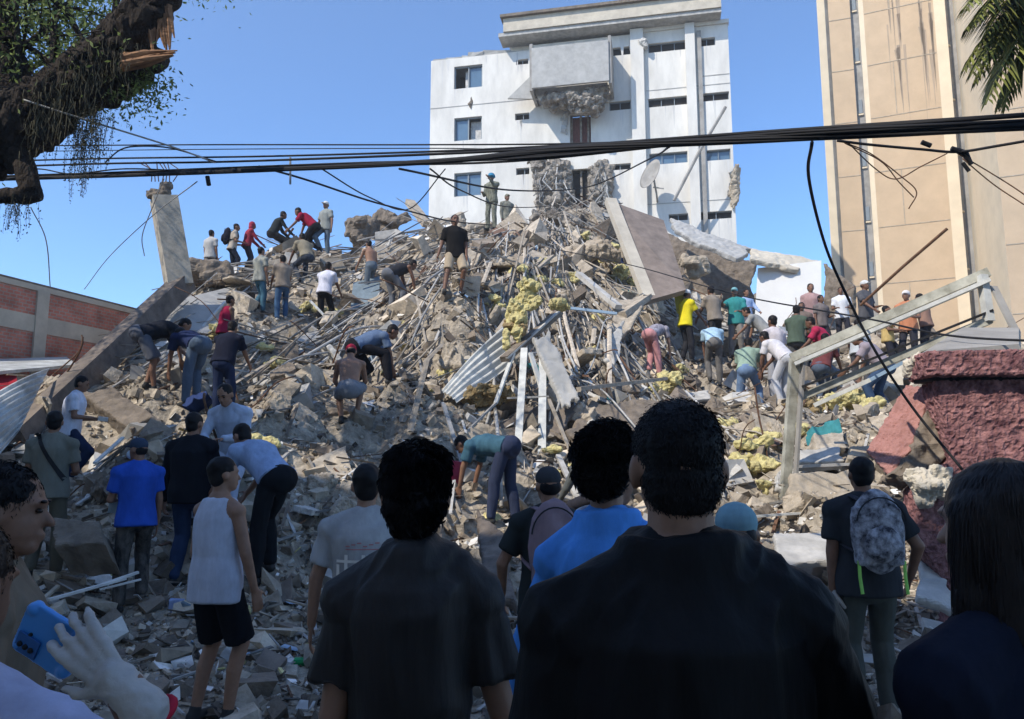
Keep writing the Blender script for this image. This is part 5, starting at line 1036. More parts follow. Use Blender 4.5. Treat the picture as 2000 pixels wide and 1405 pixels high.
    if strands and hm is not None:
        V = hm.V[0]; N = hm.N
        if hair == 'long': kk = ((V - hc_w) @ HW[:, 1]) < .035 * s; V = V[kk]; N = N[kk]
        k = rng.integers(0, len(V), strands); p = V[k] + rng.normal(0, vox * .5, (strands, 3)); n_ = N[k]; cen = Hh((0, -.02, .03)); L = (.022 if hair != 'long' else np.where((n_ @ HW[:, 2]) > .12, .03, .11)[:, None]) * rng.uniform(.5, 1.3, (strands, 1)) * (1.5 if hair in ('tousled', 'curly') else .4 if hair == 'fade' else .8)
        up_ = B @ (B.T @ HW[:, 2]); dn = -HW[:, 2]; comb = dn[None] + rng.normal(0, .06 if hair == 'long' else .35 if hair != 'curly' else .9, (strands, 3)); comb -= n_ * (comb * n_).sum(1, keepdims=True); comb /= np.linalg.norm(comb, axis=1, keepdims=True) + 1e-9
        lift = .45 if hair in ('tousled',) else .6 if hair == 'curly' else .45 if hair == 'fade' else .03 if hair == 'long' else .15; dd = comb + n_ * lift; dd /= np.linalg.norm(dd, axis=1, keepdims=True); sd = np.cross(dd, n_); sd /= np.linalg.norm(sd, axis=1, keepdims=True) + 1e-9
        a_ = p - n_ * .003; v = np.stack([a_ - sd * .0011, a_ + sd * .0011, a_ + dd * L * .6 + sd * .0008 , a_ + dd * L - n_ * L * (.25 if hair != 'long' else .02)], 1).reshape(-1, 3)
        b = MB(); b.add(v, (np.arange(strands) * 4)[:, None] + np.arange(4), np.repeat(rng.uniform(-1, 1, strands), 4)); b.build('hair_strands', hmat, root)
    if abs(((yaw + turn + 180) % 360) - 180) > 60 and d < 16:
        for q_ in (-1, 1):
            b = MB(); b.ell(Hh((q_ * .031, .082, .004)), V3((.014, .010, .007)) * s, HW, 10); b.build('eye', M['eye'], root, smooth=True)
            b = MB(); b.ell(Hh((q_ * .032, .090, .028)), V3((.022, .008, .005)) * s, HW, 8); b.build('eyebrow', hmat, root, smooth=True)
    return out
def backpack(p, label, c, w_=.30, hgt=.44, dep=.16, m=None, strapc=None, accent=None):
    T, B, s = p['T'], p['B'], p['s']; f2 = p['f2']; sp = p['sp2']; c0 = p['ch'] - f2 * (.125 + dep / 2) + sp * (.02); s_ = s; root = empty('backpack', T(c0 - sp * hgt / 2), label, 'backpack')
    W = B @ np.stack([V3((1, 0, 0)), f2, sp], 1); g = MB(); mm = m or cloth(c)
    g.ell(T(c0), V3((w_ * .56, dep * .60, hgt * .60)) * s, W, 18); g.box(T(c0 - sp * .03), V3((w_ * .92, dep * .75, hgt * .80)) * s, W)
    remesh(g, .010, 4, lambda V, N: vnoise(V * 14) * .006).build('main_bag', mm, root, smooth=True)
    g = MB(); g.ell(T(c0 - f2 * dep * .5 - sp * hgt * .16), V3((w_ * .40, dep * .30, hgt * .26)) * s, W, 16); remesh(g, .009, 3, lambda V, N: vnoise(V * 18) * .005).build('front_pocket', mm, root, smooth=True)
    for sg in (-1, 1):
        pt = [T(c0 + sp * hgt * .42 + V3((sg * .07, 0, 0)) + f2 * .05), T(p['shl'] + V3((sg * .10, 0, 0)) + sp * .062 - f2 * .02), T(p['shl'] + V3((sg * .115, 0, 0)) + f2 * .10 + sp * .02), T(p['ch'] + V3((sg * .14, 0, 0)) + f2 * .145), T(p['ch'] + V3((sg * .175, 0, 0)) - f2 * .02 - sp * .08), T(c0 + V3((sg * w_ * .42, 0, 0)) - sp * hgt * .3 + f2 * .04)]
        t = np.linspace(0, 5, 26); pa = np.array(pt); sm = np.stack([np.interp(t, np.arange(6), pa[:, k]) for k in range(3)], 1)
        for _ in range(3): sm[1:-1] = (sm[:-2] + sm[2:] + 2 * sm[1:-1]) / 4
        b = MB(); b.tube(sm, .026 * s, 8, flat=.4); b.build('strap', strapc or mm, root, smooth=True)
        if accent: b = MB(); a_ = T(c0 + V3((sg * w_ * .46, 0, 0)) - sp * hgt * .40 - f2 * .04); b.tube([a_, a_ - (0, 0, .10), a_ + (.01, 0, -.20)], .011, 6, flat=.3); b.build('strap_end', accent, root)
    b = MB(); a_ = T(c0 + sp * hgt * .52); b.tube([a_ - B @ V3((.04, 0, .02)), a_ + B @ V3((0, 0, .03)), a_ + B @ V3((.04, 0, -.02))], .009, 6); b.build('grab_handle', strapc or mm, root)
    b = MB(); k = [T(c0 + W.T @ W @ V3((0, 0, 0)) + V3((w_ * .5 * cos(t), 0, 0)) - f2 * dep * .48 + sp * (hgt * .12 + hgt * .36 * sin(t))) for t in np.linspace(.1, pi - .1, 16)]; b.tube(k, .005, 5); b.build('zip', M['black'], root)
    return root
LATE = []
# ---- nearest row, seen from behind
pA = person('man in a plain black t-shirt with a cropped fade, nearest and largest of all', (1338, 1300, 1.42), headtop=783, yaw=2, fat=1.30, shw=.92, drop=.03, arms=(((.22, .0, -1), (.05, .3, -1)), ((.42, .25, -.9), (.1, .8, -.3))), shirt=(mat('black_cotton', (.008, .007, .007), .65, .25, 9, .9, .02, bscale=6, stretch=(1.6, 1.6, .35), spec=.15), 'short'), pants=((.015, .018, .03), 'long'), hair='fade', skin=0, strands=26000, wrinkle=1.5, vox=.0065)
pB = person('man in a washed black t-shirt with tousled black hair, left of the nearest man', (797, 1300, 1.95), headtop=874, yaw=3, fat=.82, shw=.90, drop=.018, side=1, arms=(((.16, .02, -1), (.10, .15, -1)), ((.30, .05, -1), (.30, .12, -1))), shirt=(mat('washed_black_cotton', (.034, .030, .028), .62, .25, 9, .9, .02, bscale=7, stretch=(1.6, 1.6, .35), spec=.18), 'short'), hair='tousled', skin=0, turn=-4, strands=24000, wrinkle=1.8)
pC = person('curly haired man in a sky blue long sleeved top looking right', (1190, 1300, 2.35), headtop=838, yaw=-14, turn=-24, fat=.88, shw=.82, drop=.03, arms=(((.42, .10, -1), (.22, .2, -1)), DOWN), shirt=((.09, .30, .74), 'long'), pants=((.02, .03, .06), 'long'), hair='curly', skin=0, strands=14000)
b = MB(); T = pC['T']; b.tube([T(pC['nb'] + V3((.082 * cos(t), .078 * sin(t), .012 * sin(t) - .004))) for t in np.linspace(0, 2 * pi, 25)], .012, 8); b.build('collar', cloth((.62, .66, .72)), pC['root'], smooth=True)
pD = person('dark haired man in a brown shirt in profile at the far left', (-40, 1300, 1.95), headtop=908, yaw=-62, turn=-6, shirt=((.20, .155, .11), 'short'), hair='short', skin=1, strands=14000, nod=4)
pE = person('woman with long black hair and a navy top at the right edge, seen in profile', (1996, 1300, 1.32), headtop=900, yaw=24, turn=2, shirt=((.012, .015, .028), 'long'), hair='long', hairm='hairbr', skin=3, strands=26000, fat=1.02)
w0 = P(246, 1350, .985); e0 = P(420, 1640, 1.06)
pF = person('person in a lavender white shirt holding a blue phone at the lower left edge', (-128, 1300, 1.2), headtop=1012, yaw=-8, turn=0, fat=1.15, absarm=(None, (e0, w0)), shirt=((.42, .42, .55), 'short'), hair='fade', hairm='hairbr', strands=9000, skin=2, nohand=(1,), nod=6)
g = MB(); hd_ = nrm(P(125, 1228, 1.0) - w0); pn_ = nrm(V3((-.30, .90, -.05)))
hand(g, w0 + hd_ * .004, hd_, pn_, .68, .36, 1, .0008, 1.2, -.13); g.cap(w0 - hd_ * .035, w0 + hd_ * .02, .028, .024, 14)
remesh(g, .0034, 1, lambda V, N: ((1 - 2 * np.abs(vnoise(V * V3((38, 38, 70))))) * .0020 + vnoise(V * 130) * .0007)).build('glove', M['glove'], pF['root'], smooth=True)
b = MB(); c0 = w0 - nrm(w0 - e0) * .045; ax = nrm(w0 - e0); x = nrm(np.cross(ax, (0, 1, 0))); y = np.cross(ax, x); b.tube([c0 + (x * cos(t) + y * sin(t)) * .037 for t in np.linspace(0, 2 * pi, 25)], .006, 8); b.build('bracelet', cloth((.40, .02, .04)), pF['root'], smooth=True)
ph = empty('mobile_phone', P(95, 1290, 1.03), 'blue mobile phone held in a white gloved hand', 'phone'); pc = [P(50, 1166, 1.045), P(164, 1240, 1.035), P(142, 1300, 1.05), P(14, 1282, 1.065)]
xx = nrm(pc[1] - pc[0]); yy = pc[3] - pc[0]; yy = nrm(yy - xx * np.dot(xx, yy)); nn_ = nrm(np.cross(xx, yy)); nn_ = -nn_ if nn_[1] > 0 else nn_; cc = sum(pc) / 4 + xx * .004; PB = np.stack([xx, yy, nn_], 1)
g = MB()
for a in (-1, 1):
    for c in (-1, 1): g.cap(cc + PB @ V3((a * .036, c * .027, -.000)), cc + PB @ V3((a * .036, c * .027, -.003)), .010, .010, 12)
g.box(cc, (.092, .054, .009), PB); g.box(cc, (.072, .074, .009), PB); b0 = remesh(g, .0022, 2); b0.build('case', M['phone'], ph, smooth=True)
b = MB(); b.box(cc + PB @ V3((-.022, .018, .0072)), (.034, .026, .003), PB); b.build('camera_plate', mat('phone_plate', (.03, .11, .30), .3, .05), ph)
for k in (-.009, 0, .009): b = MB(); b.cap(cc + PB @ V3((-.022 + k, .020, .008)), cc + PB @ V3((-.022 + k, .020, .0095)), .0040, .0038, 12); b.build('lens', M['black'], ph)
b = MB(); b.cap(cc + PB @ V3((-.024, .004, .005)), cc + PB @ V3((-.024, .004, .0056)), .0028, .0028, 12); b.build('lens', M['black'], ph)
pT = person('person in a pale teal cap almost hidden behind the nearest man', (1450, 1300, 2.75), headtop=985, yaw=-5, hair='cap', capm=(.22, .36, .40), shirt=((.10, .12, .12), 'short'), skin=1)
# ---- second row
pG = person('man in a white sleeveless vest and black shorts seen from behind', (408, 1392, 5.1), headtop=893, yaw=-30, turn=-20, arms=(DOWN, ((.22, .12, -1), (.02, .35, -1))), shirt=((.50, .53, .62), 'tank', -.16), pants=((.008, .009, .012), 'shorts'), skin=0, hair='short', wrinkle=.8)
pH = person('man in a light grey t-shirt with a white back print, behind the tousled man', (705, 1390, 4.15), headtop=907, yaw=2, arms=(OUTD, DOWN), shirt=((.40, .40, .40), 'short'), skin=0, hair='short')
pI = person('man in a dark cap wearing a dusty pink backpack and holding a stick', (1075, 1395, 4.7), headtop=913, yaw=6, turn=10, arms=(((.45, .1, -.9), (-.05, .5, -.75)), DOWN), shirt=((.03, .035, .035), 'short'), hair='cap', capm=(.05, .05, .055), skin=0, pants=((.02, .022, .03), 'long'))
backpack(pI, 'dusty pink backpack on the man in the dark cap', (.27, .19, .21), .30, .50, .15)
q_ = pI['wr'][0] + pI['hd'][0] * .06; b = MB(); b.tube([q_ + (-.01, .02, .16), q_, V3((q_[0] + .01, q_[1] + .05, .02))], .017, 8); tag(b.build('wooden_stick', M['wood']), 'upright wooden stick held by the man with the pink backpack', 'stick')
pJ = person('man in black with a patterned grey backpack beside the maroon wall', (1712, 1392, 5.1), headtop=893, yaw=-4, fat=1.12, arms=(((.14, .0, -1), (.0, .12, -1)), ((.55, .0, -.85), (-.05, .45, -.8))), shirt=((.035, .037, .042), 'short'), pants=((.075, .08, .07), 'long'), hair='short', skin=1, shoes='shoew')
backpack(pJ, 'grey and black patterned backpack with lime straps beside the maroon wall', None, .31, .46, .17, m=mat('scribble_cloth', (.42, .42, .45), .9, .3, 17, .4, .01, c2=(.02, .02, .03)), strapc=cloth((.05, .05, .06)), accent=mat('lime_strap', (.30, .62, .12), .7, .1))
g = MB(); hand(g, pJ['wr'][0], pJ['hd'][0], (1, .2, 0), 1.12, .5, 1, .003); remesh(g, .008, 1).build('glove', M['glove'], pJ['root'], smooth=True)
pK = person('man in a royal blue scrub top with a cap and face mask', (252, 1212, 7.0), headtop=860, yaw=38, turn=30, lean=4, arms=(HOLD, DOWN), shirt=((.025, .085, .42), 'short'), pants=((.10, .09, .08), 'long'), pcamo=(.015, .015, .015), hair='cap', capm=(.04, .06, .10), skin=1, fat=1.0)
g = MB(); g.ell(pK['Hh']((0, .085, -.05)), (.052, .035, .045), pK['HW']); g.build('face_mask', cloth((.45, .58, .72)), pK['root'], smooth=True)
b = MB(); a = pK['wr'][0] + pK['hd'][0] * .12; b.box(a - (0, 0, .05), (.14, .10, .12), eul(.2, .1, .4)); tag(b.build('pale_bundle', cloth((.40, .50, .52))), 'pale bundle held by the man in the blue scrub top', 'bundle')
pL = person('man in a black jacket and blue jeans seen from behind at left', (360, 1142, 7.7), headtop=806, yaw=-10, fat=1.22, arms=(OUTD, ((.3, .2, -1), (0, .5, -.8))), shirt=((.012, .013, .018), 'long'), pants=((.03, .05, .11), 'long'), hair='short', skin=1)
pM = person('stooping man in a pale blue top and black trousers with a stick', (512, 1178, 7.5), h=1.80, yaw=55, lean=52, arms=(REACH, REACH), shirt=((.30, .40, .60), 'short'), pants=((.012, .013, .016), 'long'), hair='short', skin=0)
a = pM['wr'][0] + pM['hd'][0] * .06; b = MB(); b.tube([a + (.05, 0, .35), a, a + (-.12, .1, -.75)], .014, 6); tag(b.build('digging_bar', M['rod']), 'thin pale bar held by the stooping man in pale blue', 'bar')
pN = person('man in an olive grey t-shirt with a dark shoulder strap at left', (76, 1190, 7.1), headtop=828, yaw=10, turn=8, arms=(DOWN, HOLD), shirt=((.17, .17, .14), 'short'), pants=((.13, .12, .09), 'long'), hair='short', skin=1)
STRAP = pN
pO = person('man in a white shirt standing in profile under the fallen beam', (128, 982, 10.2), headtop=733, yaw=-72, arms=(HOLD, HOLD), lean=6, nod=12, shirt=((.62, .66, .78), 'short'), pants=((.02, .03, .07), 'long'), hair='short', skin=1, vox=.011)
b = MB(); a = pO['wr'][1] + pO['hd'][1] * .12; b.box(a, (.12, .16, .05), eul(.1, .1, .5)); tag(b.build('white_packet', M['scrap']), 'white packet in the hands of the man under the beam', 'packet')
pP = person('man in a pale blue shirt sitting on the debris facing the camera', (447, 902, 8.6), h=1.74, yaw=172, crouch=.80, lean=22, nod=18, arms=(((.28, .35, -1), (-.55, .75, -.1)), ((.28, .35, -1), (-.55, .75, -.1))), shirt=((.44, .52, .66), 'long'), pants=((.40, .46, .58), 'long'), hair='short', skin=0, feet=((-.20, .35), (.20, .35)), vox=.011, sink=0)
pQ = person('man in a teal top and navy jeans bent double in the centre', (968, 1058, 10.0), h=1.76, yaw=62, lean=82, nod=10, arms=(DIG, DIG), shirt=((.05, .12, .17), 'short'), pants=((.035, .045, .085), 'long'), hair='short', skin=1, feet=((-.10, .02), (.13, -.22)), vox=.012)
pR = person('crouching person in a grey hooded top beside the pink backpack', (1158, 1010, 9.6), h=1.65, yaw=30, crouch=.7, lean=40, arms=(REACH, REACH), shirt=((.12, .13, .13), 'long'), hair='hood', capm=(.12, .13, .13), skin=1, vox=.014)
# ---- the people on the mound
GL = 'rescuers working on the mound'
def q(label, at, **k):
    k.setdefault('group', None); return person(label, at, **k)
q('person in a pale shirt at the left end of the ridge', (408, 540, 20.0), headtop=463, yaw=-20, shirt=((.45, .44, .42), 'short'), pants=((.10, .10, .11), 'long'), skin=1)
r1 = q('man in a tan shirt carrying a black backpack on the ridge', (450, 572, 20.5), headtop=447, yaw=-70, lean=8, arms=(HOLD, HOLD), shirt=((.46, .40, .33), 'short'), pants=((.02, .025, .04), 'long'), skin=1); backpack(r1, 'black backpack of the man in tan on the ridge', (.02, .02, .03), .32, .5, .2)
q('person in a red hooded top beside the man with the black backpack', (480, 560, 20.8), headtop=461, yaw=-60, lean=12, arms=(REACH, REACH), shirt=((.30, .04, .06), 'long'), pants=((.04, .04, .05), 'long'), hair='hood', capm=(.36, .05, .08), skin=2)
r2 = q('dark crouching person digging on the skyline with a bar', (538, 500, 21.9), h=1.7, crouch=.5, yaw=-60, lean=25, arms=(REACH, REACH), shirt=((.03, .035, .035), 'long'), pants=((.03, .03, .03), 'long'), skin=2); bar('digging_bar', [(546,492,23.4),(558,468,23.4),(573,446,23.4)], .035, M['rust'], 'dark bar held up by the crouching digger on the skyline', 'bar')
q('man in a crimson t-shirt bending over on the skyline', (604, 497, 21.7), h=1.78, yaw=82, lean=46, arms=(REACH, DIG), shirt=((.30, .015, .045), 'short'), pants=((.02, .02, .025), 'long'), feet=((-.18, .22), (.18, -.22)), skin=2)
q('man in a white cap and grey shirt standing on the skyline', (634, 497, 21.9), headtop=394, yaw=150, arms=(OUTD, OUTD), shirt=((.28, .30, .28), 'short'), pants=((.12, .16, .20), 'long'), hair='cap', capm=(.75, .73, .68), skin=1)
q('man in a faded green shirt and blue trousers on the left slope', (502, 652, 16.6), headtop=514, yaw=-30, arms=(REACH, DOWN), shirt=((.36, .36, .31), 'short'), pants=((.07, .16, .22), 'long'), hair='short', skin=0); b = MB(); c = P(503, 640, 16.3); b.box(c - (0, 0, .1), (.30, .14, .34), eul(.05, .1, .2), 0, .1); tag(b.build('teal_bag', cloth((.04, .34, .40))), 'bright teal bag beside the man in the faded green shirt', 'bag')
q('man in a taupe shirt and blue jeans on the left slope', (548, 652, 16.5), headtop=512, yaw=30, lean=8, arms=(REACH, REACH), shirt=((.24, .20, .16), 'short'), pants=((.06, .12, .22), 'long'), hair='short', skin=1, shoes='shoew')
q('man in a white t-shirt and black trousers seen from behind on the slope', (632, 646, 16.8), headtop=508, yaw=-15, lean=14, arms=(REACH, REACH), shirt=((.62, .62, .70), 'short'), pants=((.012, .012, .014), 'long'), skin=2)
q('shirtless man behind a grey tarpaulin on the upper slope', (722, 598, 18.3), headtop=482, yaw=40, lean=14, arms=(REACH, DOWN), shirt=None, pants=((.12, .15, .18), 'long'), skin=0)
quad('tarpaulin', [(690,552,18.2),(742,540,18.6),(740,590,17.6),(684,605,17.2)], .05, cloth((.20, .25, .28)), 'grey blue tarpaulin in front of the shirtless man', 'tarpaulin')
q('man in a black t-shirt and khaki shorts sitting high on the mound', (888, 580, 15.4), h=1.82, yaw=-160, turn=0, crouch=.16, lean=-4, arms=(((.14, .2, -1), (-.05, .35, -1)), ((.3, -.1, -1), (.35, .2, -1))), shirt=((.015, .014, .014), 'short'), pants=((.42, .34, .24), 'shorts'), skin=2, feet=((-.10, .05), (.34, .30)), shoes='shoe')
q('soldier in a blue helmet and camouflage standing on the ridge', (960, 470, 23.2), headtop=340, yaw=150, arms=(UPF, HOLD), shirt=((.22, .22, .17), 'long'), camo=(.07, .075, .06), pants=((.22, .22, .17), 'long'), pcamo=(.07, .075, .06), hair='helmet', capm=(.05, .22, .36), skin=2)
q('soldier in camouflage standing behind the one in the blue helmet', (990, 440, 26.0), headtop=371, yaw=-150, arms=(HOLD, DOWN), shirt=((.26, .25, .20), 'long'), camo=(.10, .10, .08), pants=((.22, .22, .17), 'long'), pcamo=(.07, .075, .06), hair='cap', capm=(.22, .21, .16), skin=2)
q('man in a dusty blue shirt kneeling and leaning over in mid slope', (715, 785, 12.6), h=1.80, yaw=-60, lean=62, crouch=.42, arms=(DIG, DIG), shirt=((.11, .16, .26), 'short'), pants=((.014, .014, .018), 'long'), feet=((-.22, -.25), (.22, .25)), skin=2, vox=.013)
q('shirtless man in a red cap worn backwards, crouching in mid slope', (680, 850, 11.4), h=1.74, yaw=10, crouch=.85, lean=26, nod=14, arms=(KNEE, KNEE), shirt=None, pants=((.20, .22, .25), 'shorts'), hair='cap', capm=(.42, .03, .06), skin=0, vox=.013)
q('stooping man in a black shirt and grey shorts under the grey slab', (288, 792, 12.6), h=1.80, yaw=-55, lean=70, arms=(REACH, DIG), shirt=((.018, .02, .028), 'short'), pants=((.12, .13, .16), 'shorts'), skin=1, vox=.013)
r3 = q('stooping man in navy with slate jeans, left of the navy t-shirt', (372, 806, 12.2), h=1.78, yaw=50, lean=68, arms=(DIG, DIG), shirt=((.02, .03, .08), 'short'), pants=((.10, .14, .20), 'long'), skin=1, vox=.013)
q('dark skinned man in a red vest in the shadow of the grey slab', (436, 716, 14.4), headtop=618, yaw=-40, lean=8, arms=(REACH, DOWN), shirt=((.34, .02, .06), 'tank'), pants=((.03, .03, .035), 'long'), skin=2, vox=.014)
q('man in a navy t-shirt seen from behind in mid slope', (432, 842, 11.2), headtop=662, yaw=-8, lean=22, arms=(REACH, REACH), shirt=((.014, .016, .03), 'short'), pants=((.02, .03, .07), 'long'), skin=1, fat=1.1, vox=.013)
q('woman in a striped top and pink shorts bending over right of centre', (1278, 742, 16.4), h=1.68, yaw=-40, lean=64, arms=(DIG, DIG), shirt=((.36, .34, .38), 'short'), camo=(.14, .13, .16), pants=((.52, .25, .25), 'long'), hair='tied', skin=3, vox=.014)
q('man in a yellow jersey and white cap right of centre', (1342, 712, 18.2), headtop=565, yaw=-60, lean=6, arms=(DOWN, REACH), shirt=((.75, .62, .03), 'short'), pants=((.03, .03, .035), 'long'), hair='cap', capm=(.75, .74, .72), skin=2)
b = MB(); b.prism([P(1314, 552, 18.5), P(1338, 556, 18.4), P(1334, 600, 18.3), P(1322, 612, 18.3)], (0, .03, 0)); tag(b.build('yellow_flag', cloth((.50, .44, .08)), fixn=True), 'dull yellow cloth raised above the man in the yellow jersey', 'cloth')
q('man in a taupe shirt and black trousers behind the yellow jersey', (1398, 695, 18.8), headtop=556, yaw=20, lean=10, arms=(REACH, REACH), shirt=((.26, .22, .18), 'short'), pants=((.03, .03, .03), 'long'), skin=2)
q('man in a teal shirt passing debris beside the white wall', (1440, 694, 19.2), headtop=562, yaw=150, arms=(HOLD, UPF), shirt=((.04, .24, .24), 'short'), pants=((.24, .22, .20), 'long'), hair='cap', capm=(.20, .40, .42), skin=1)
q('man in a light blue sleeved shirt behind the teal shirt', (1462, 690, 20.2), headtop=572, yaw=-160, arms=(REACH, HOLD), shirt=((.35, .46, .68), 'long'), pants=((.10, .10, .12), 'long'), skin=1)
q('stooping person in a pale blue and white top in the right rubble', (1397, 760, 16.6), h=1.70, yaw=-10, lean=46, arms=(DIG, DIG), shirt=((.40, .56, .66), 'short', -.06), pants=((.16, .15, .14), 'long'), hair='short', skin=1)
q('man in a sage green t-shirt and blue jeans stooping right of centre', (1465, 845, 15.0), h=1.80, yaw=-25, lean=34, arms=(DIG, REACH), shirt=((.28, .38, .30), 'short'), pants=((.16, .24, .38), 'long'), hair='short', skin=1, feet=((-.20, 0), (.20, .05)))
q('man in a pale pink t-shirt seen from behind before the white wall', (1520, 780, 15.2), headtop=615, yaw=20, lean=5, arms=(DOWN, HOLD), shirt=((.62, .56, .56), 'short'), pants=((.35, .36, .40), 'long'), skin=2)
q('man in a white shirt bending beside the gate post', (1532, 812, 14.4), h=1.72, yaw=35, lean=44, arms=(DIG, REACH), shirt=((.66, .63, .64), 'short'), pants=((.50, .50, .52), 'long'), skin=2)
q('dark haired man in brown before the right end of the white wall', (1574, 760, 17), headtop=628, yaw=160, arms=(HOLD, HOLD), shirt=((.17, .13, .11), 'short'), skin=2)
q('man in a dark shirt in the shade right of the white wall', (1612, 755, 18.5), headtop=622, yaw=-160, arms=(HOLD, DOWN), shirt=((.20, .17, .16), 'short'), skin=2)
q('man in a crimson shirt seen between the gate rails', (1618, 765, 15.2), h=1.7, yaw=60, lean=30, arms=(REACH, REACH), shirt=((.42, .03, .08), 'short'), pants=((.12, .14, .17), 'long'), skin=2)
q('man in a bright white t-shirt behind the upper gate rail', (1652, 735, 18.5), headtop=586, yaw=160, arms=(HOLD, HOLD), shirt=((.74, .76, .80), 'short'), skin=2)
r4 = q('man in a pale grey shirt with a black bag between the gate rails', (1684, 790, 15), headtop=640, yaw=-30, lean=14, arms=(REACH, DOWN), shirt=((.50, .53, .55), 'short'), pants=((.08, .08, .09), 'long'), skin=2); backpack(r4, 'small black bag on the man in pale grey between the rails', (.02, .02, .025), .22, .28, .10)
q('man in a maroon shirt crouching below the gate rails', (1612, 790, 14.6), h=1.7, yaw=-40, lean=30, crouch=.5, arms=(REACH, REACH), shirt=((.16, .05, .05), 'short'), pants=((.10, .13, .18), 'long'), skin=2)
q('man in a mauve grey shirt and blue jeans at the right of the debris', (1722, 806, 13.4), h=1.74, yaw=60, lean=36, arms=(REACH, DIG), shirt=((.33, .28, .31), 'short'), pants=((.045, .08, .15), 'long'), skin=2, feet=((-.12, .1), (.14, -.12)))
q('man in a yellow ochre shirt above the lower gate rail', (1740, 745, 16), headtop=628, yaw=-120, arms=(HOLD, HOLD), shirt=((.55, .40, .16), 'short'), skin=1)
q('man in an orange shirt and white cap above the lower gate rail', (1782, 745, 16), headtop=568, yaw=140, arms=(HOLD, REACH), shirt=((.52, .22, .12), 'short'), hair='cap', capm=(.72, .68, .66), skin=1)
q('man in a brown shirt at the right end of the gate rails', (1815, 740, 16.3), headtop=598, yaw=30, lean=10, arms=(REACH, DOWN), shirt=((.28, .17, .13), 'short'), skin=2)
q('person in a khaki shirt crouching high on the left slope', (592, 590, 18.6), h=1.7, yaw=40, crouch=.6, lean=30, arms=(REACH, REACH), shirt=((.25, .22, .16), 'short'), pants=((.05, .06, .08), 'long'), skin=2)
q('man in a black vest bending on the slope above the blue shirt', (770, 640, 16.5), h=1.72, yaw=-50, lean=60, arms=(DIG, DIG), shirt=((.03, .03, .035), 'tank'), pants=((.14, .15, .17), 'long'), skin=2)
q('man in a dusty grey t-shirt stooping before the white wall', (1490, 700, 18.2), h=1.72, yaw=60, lean=40, arms=(REACH, DIG), shirt=((.30, .30, .29), 'short'), pants=((.06, .07, .10), 'long'), skin=1)
q('man in a dark green t-shirt in the right hand crowd', (1560, 745, 16.4), h=1.74, yaw=-40, lean=10, arms=(REACH, HOLD), shirt=((.08, .11, .08), 'short'), pants=((.10, .10, .10), 'long'), skin=2)
q('man in a dusty rose t-shirt at the back of the right hand crowd', (1592, 728, 19), h=1.76, yaw=170, arms=(HOLD, DOWN), shirt=((.40, .26, .25), 'short'), pants=((.10, .10, .12), 'long'), skin=1)
q('man with a white cap and charcoal shirt near the lower gate rail', (1700, 750, 17.4), h=1.72, yaw=-150, arms=(HOLD, REACH), shirt=((.10, .10, .11), 'short'), hair='cap', capm=(.7, .7, .68), skin=2)
# print on the grey t-shirt
from mathutils.bvhtree import BVHTree
def decal(p, us, nm, m, off=.006, parent=None):
    """flat patches pressed onto the back of a shirt; us: (x, z, w, h) in metres from mid back"""
    sm = p['shirt_mesh']; V = sm.V[0]; F = [tuple(int(i) for i in f) for k in sm.F for f in k]; bv = BVHTree.FromPolygons([tuple(v) for v in V], F); B = p['B']; b = MB(); c0 = p['T'](p['ch'])
    for x, z, w_, h_ in us:
        nx_, nz_ = max(1, int(w_ / .02)), max(1, int(h_ / .02)); pts_ = []
        for j in range(nz_ + 1):
            for i in range(nx_ + 1):
                o = c0 + B @ V3((x + w_ * i / nx_, -1, z + h_ * j / nz_)); hit_ = bv.ray_cast(Vector(o), Vector(B[:, 1])); q_ = V3(hit_[0]) - B[:, 1] * off if hit_[0] is not None else o + B[:, 1] * .9; pts_.append(q_)
        k = [(j * (nx_ + 1) + i, j * (nx_ + 1) + i + 1, (j + 1) * (nx_ + 1) + i + 1, (j + 1) * (nx_ + 1) + i) for j in range(nz_) for i in range(nx_)]
        b.add(pts_, np.array(k))
    b.build(nm, m, p['root'])
decal(pH, [(-.13 + i * .045, -.20, .018, .17 + .05 * (i % 2)) for i in range(4)] + [(-.13, -.02, .16, .014), (.03, -.14, .14, .02), (.03, .0, .14, .02), (.03, -.14, .02, .16), (.15, -.14, .02, .16)], 'back_print', M['white'])
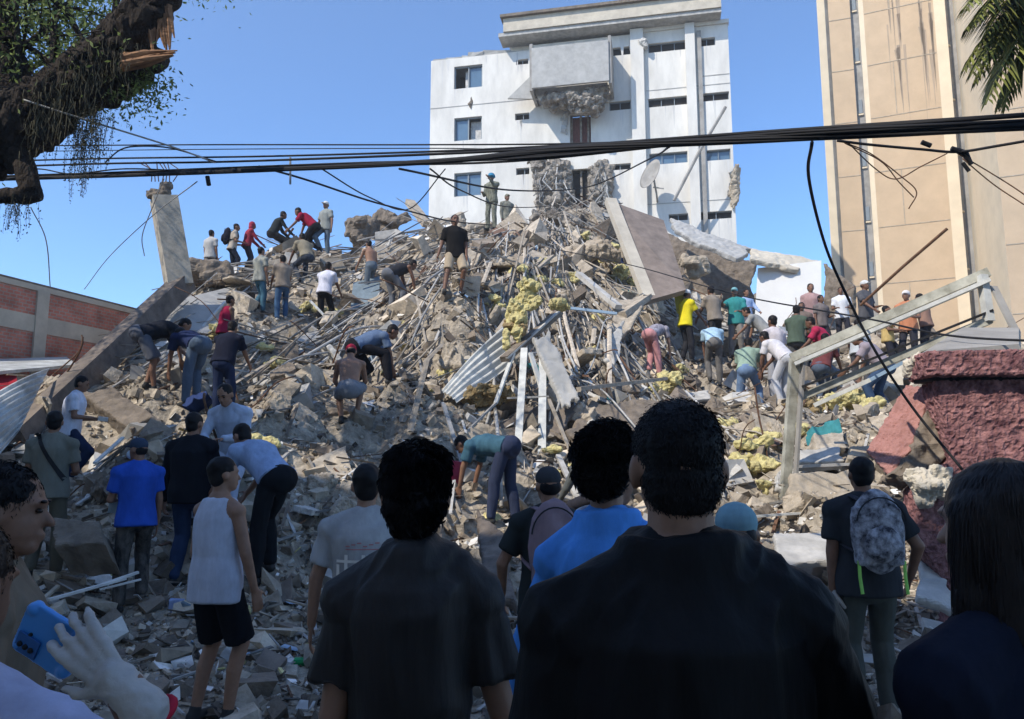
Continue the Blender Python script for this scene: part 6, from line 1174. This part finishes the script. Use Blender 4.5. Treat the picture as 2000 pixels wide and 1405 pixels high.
decal(pH, [(-.08 + i * .03, .06 + .008 * (i % 3), .022, .006) for i in range(8)] + [(-.08, .045, .2, .005)], 'back_lettering', cloth((.50, .20, .20)))
def sling(p, a, c, w_, nm, m, off=.008):
    sm = p['shirt_mesh']; V = sm.V[0]; F = [tuple(int(i) for i in f) for k in sm.F for f in k]; bv = BVHTree.FromPolygons([tuple(v) for v in V], F); B = p['B']; c0 = p['T'](p['ch']); v = []
    for t in np.linspace(0, 1, 30):
        for sg in (-1, 1):
            d_ = nrm((c[0] - a[0], 0, c[1] - a[1])); nn_ = V3((-d_[2], 0, d_[0])) * sg * w_ / 2; o = c0 + B @ V3((a[0] + (c[0] - a[0]) * t + nn_[0], -1, a[1] + (c[1] - a[1]) * t + nn_[2])); h_ = bv.ray_cast(Vector(o), Vector(B[:, 1]))
            v.append(V3(h_[0]) - B[:, 1] * off if h_[0] is not None else (v[-2] if len(v) > 1 else o + B[:, 1] * .9))
    b = MB(); b.add(v, np.array([(2 * i, 2 * i + 1, 2 * i + 3, 2 * i + 2) for i in range(29)])); b.build(nm, m, p['root'])
sling(pN, (-.11, .22), (.15, -.20), .035, 'shoulder_strap', M['black'])
decal(pG and pC, [(-.02, .11, .035, .012), (-.165, -.05, .014, .045)], 'small_badge', cloth((.02, .05, .25))) if False else None

# ------------------------------------------------------------ dusty air over the collapse
hz_ = bpy.data.materials.new('dusty_air'); hz_.use_nodes = True; t = hz_.node_tree; t.nodes.remove(t.nodes['Principled BSDF']); v_ = t.nodes.new('ShaderNodeVolumePrincipled')
v_.inputs['Density'].default_value = 0.0016; v_.inputs['Color'].default_value = (.95, .93, .90, 1); v_.inputs['Anisotropy'].default_value = 0.2
t.links.new(v_.outputs[0], [n_ for n_ in t.nodes if n_.type == 'OUTPUT_MATERIAL'][0].inputs['Volume'])
b = MB(); b.box((0, 20, 34), (150, 160, 70)); hz_o = b.build('haze', hz_, recenter=False); tag(hz_o, 'thin pale dust hanging in the air over the whole street', kind='stuff')
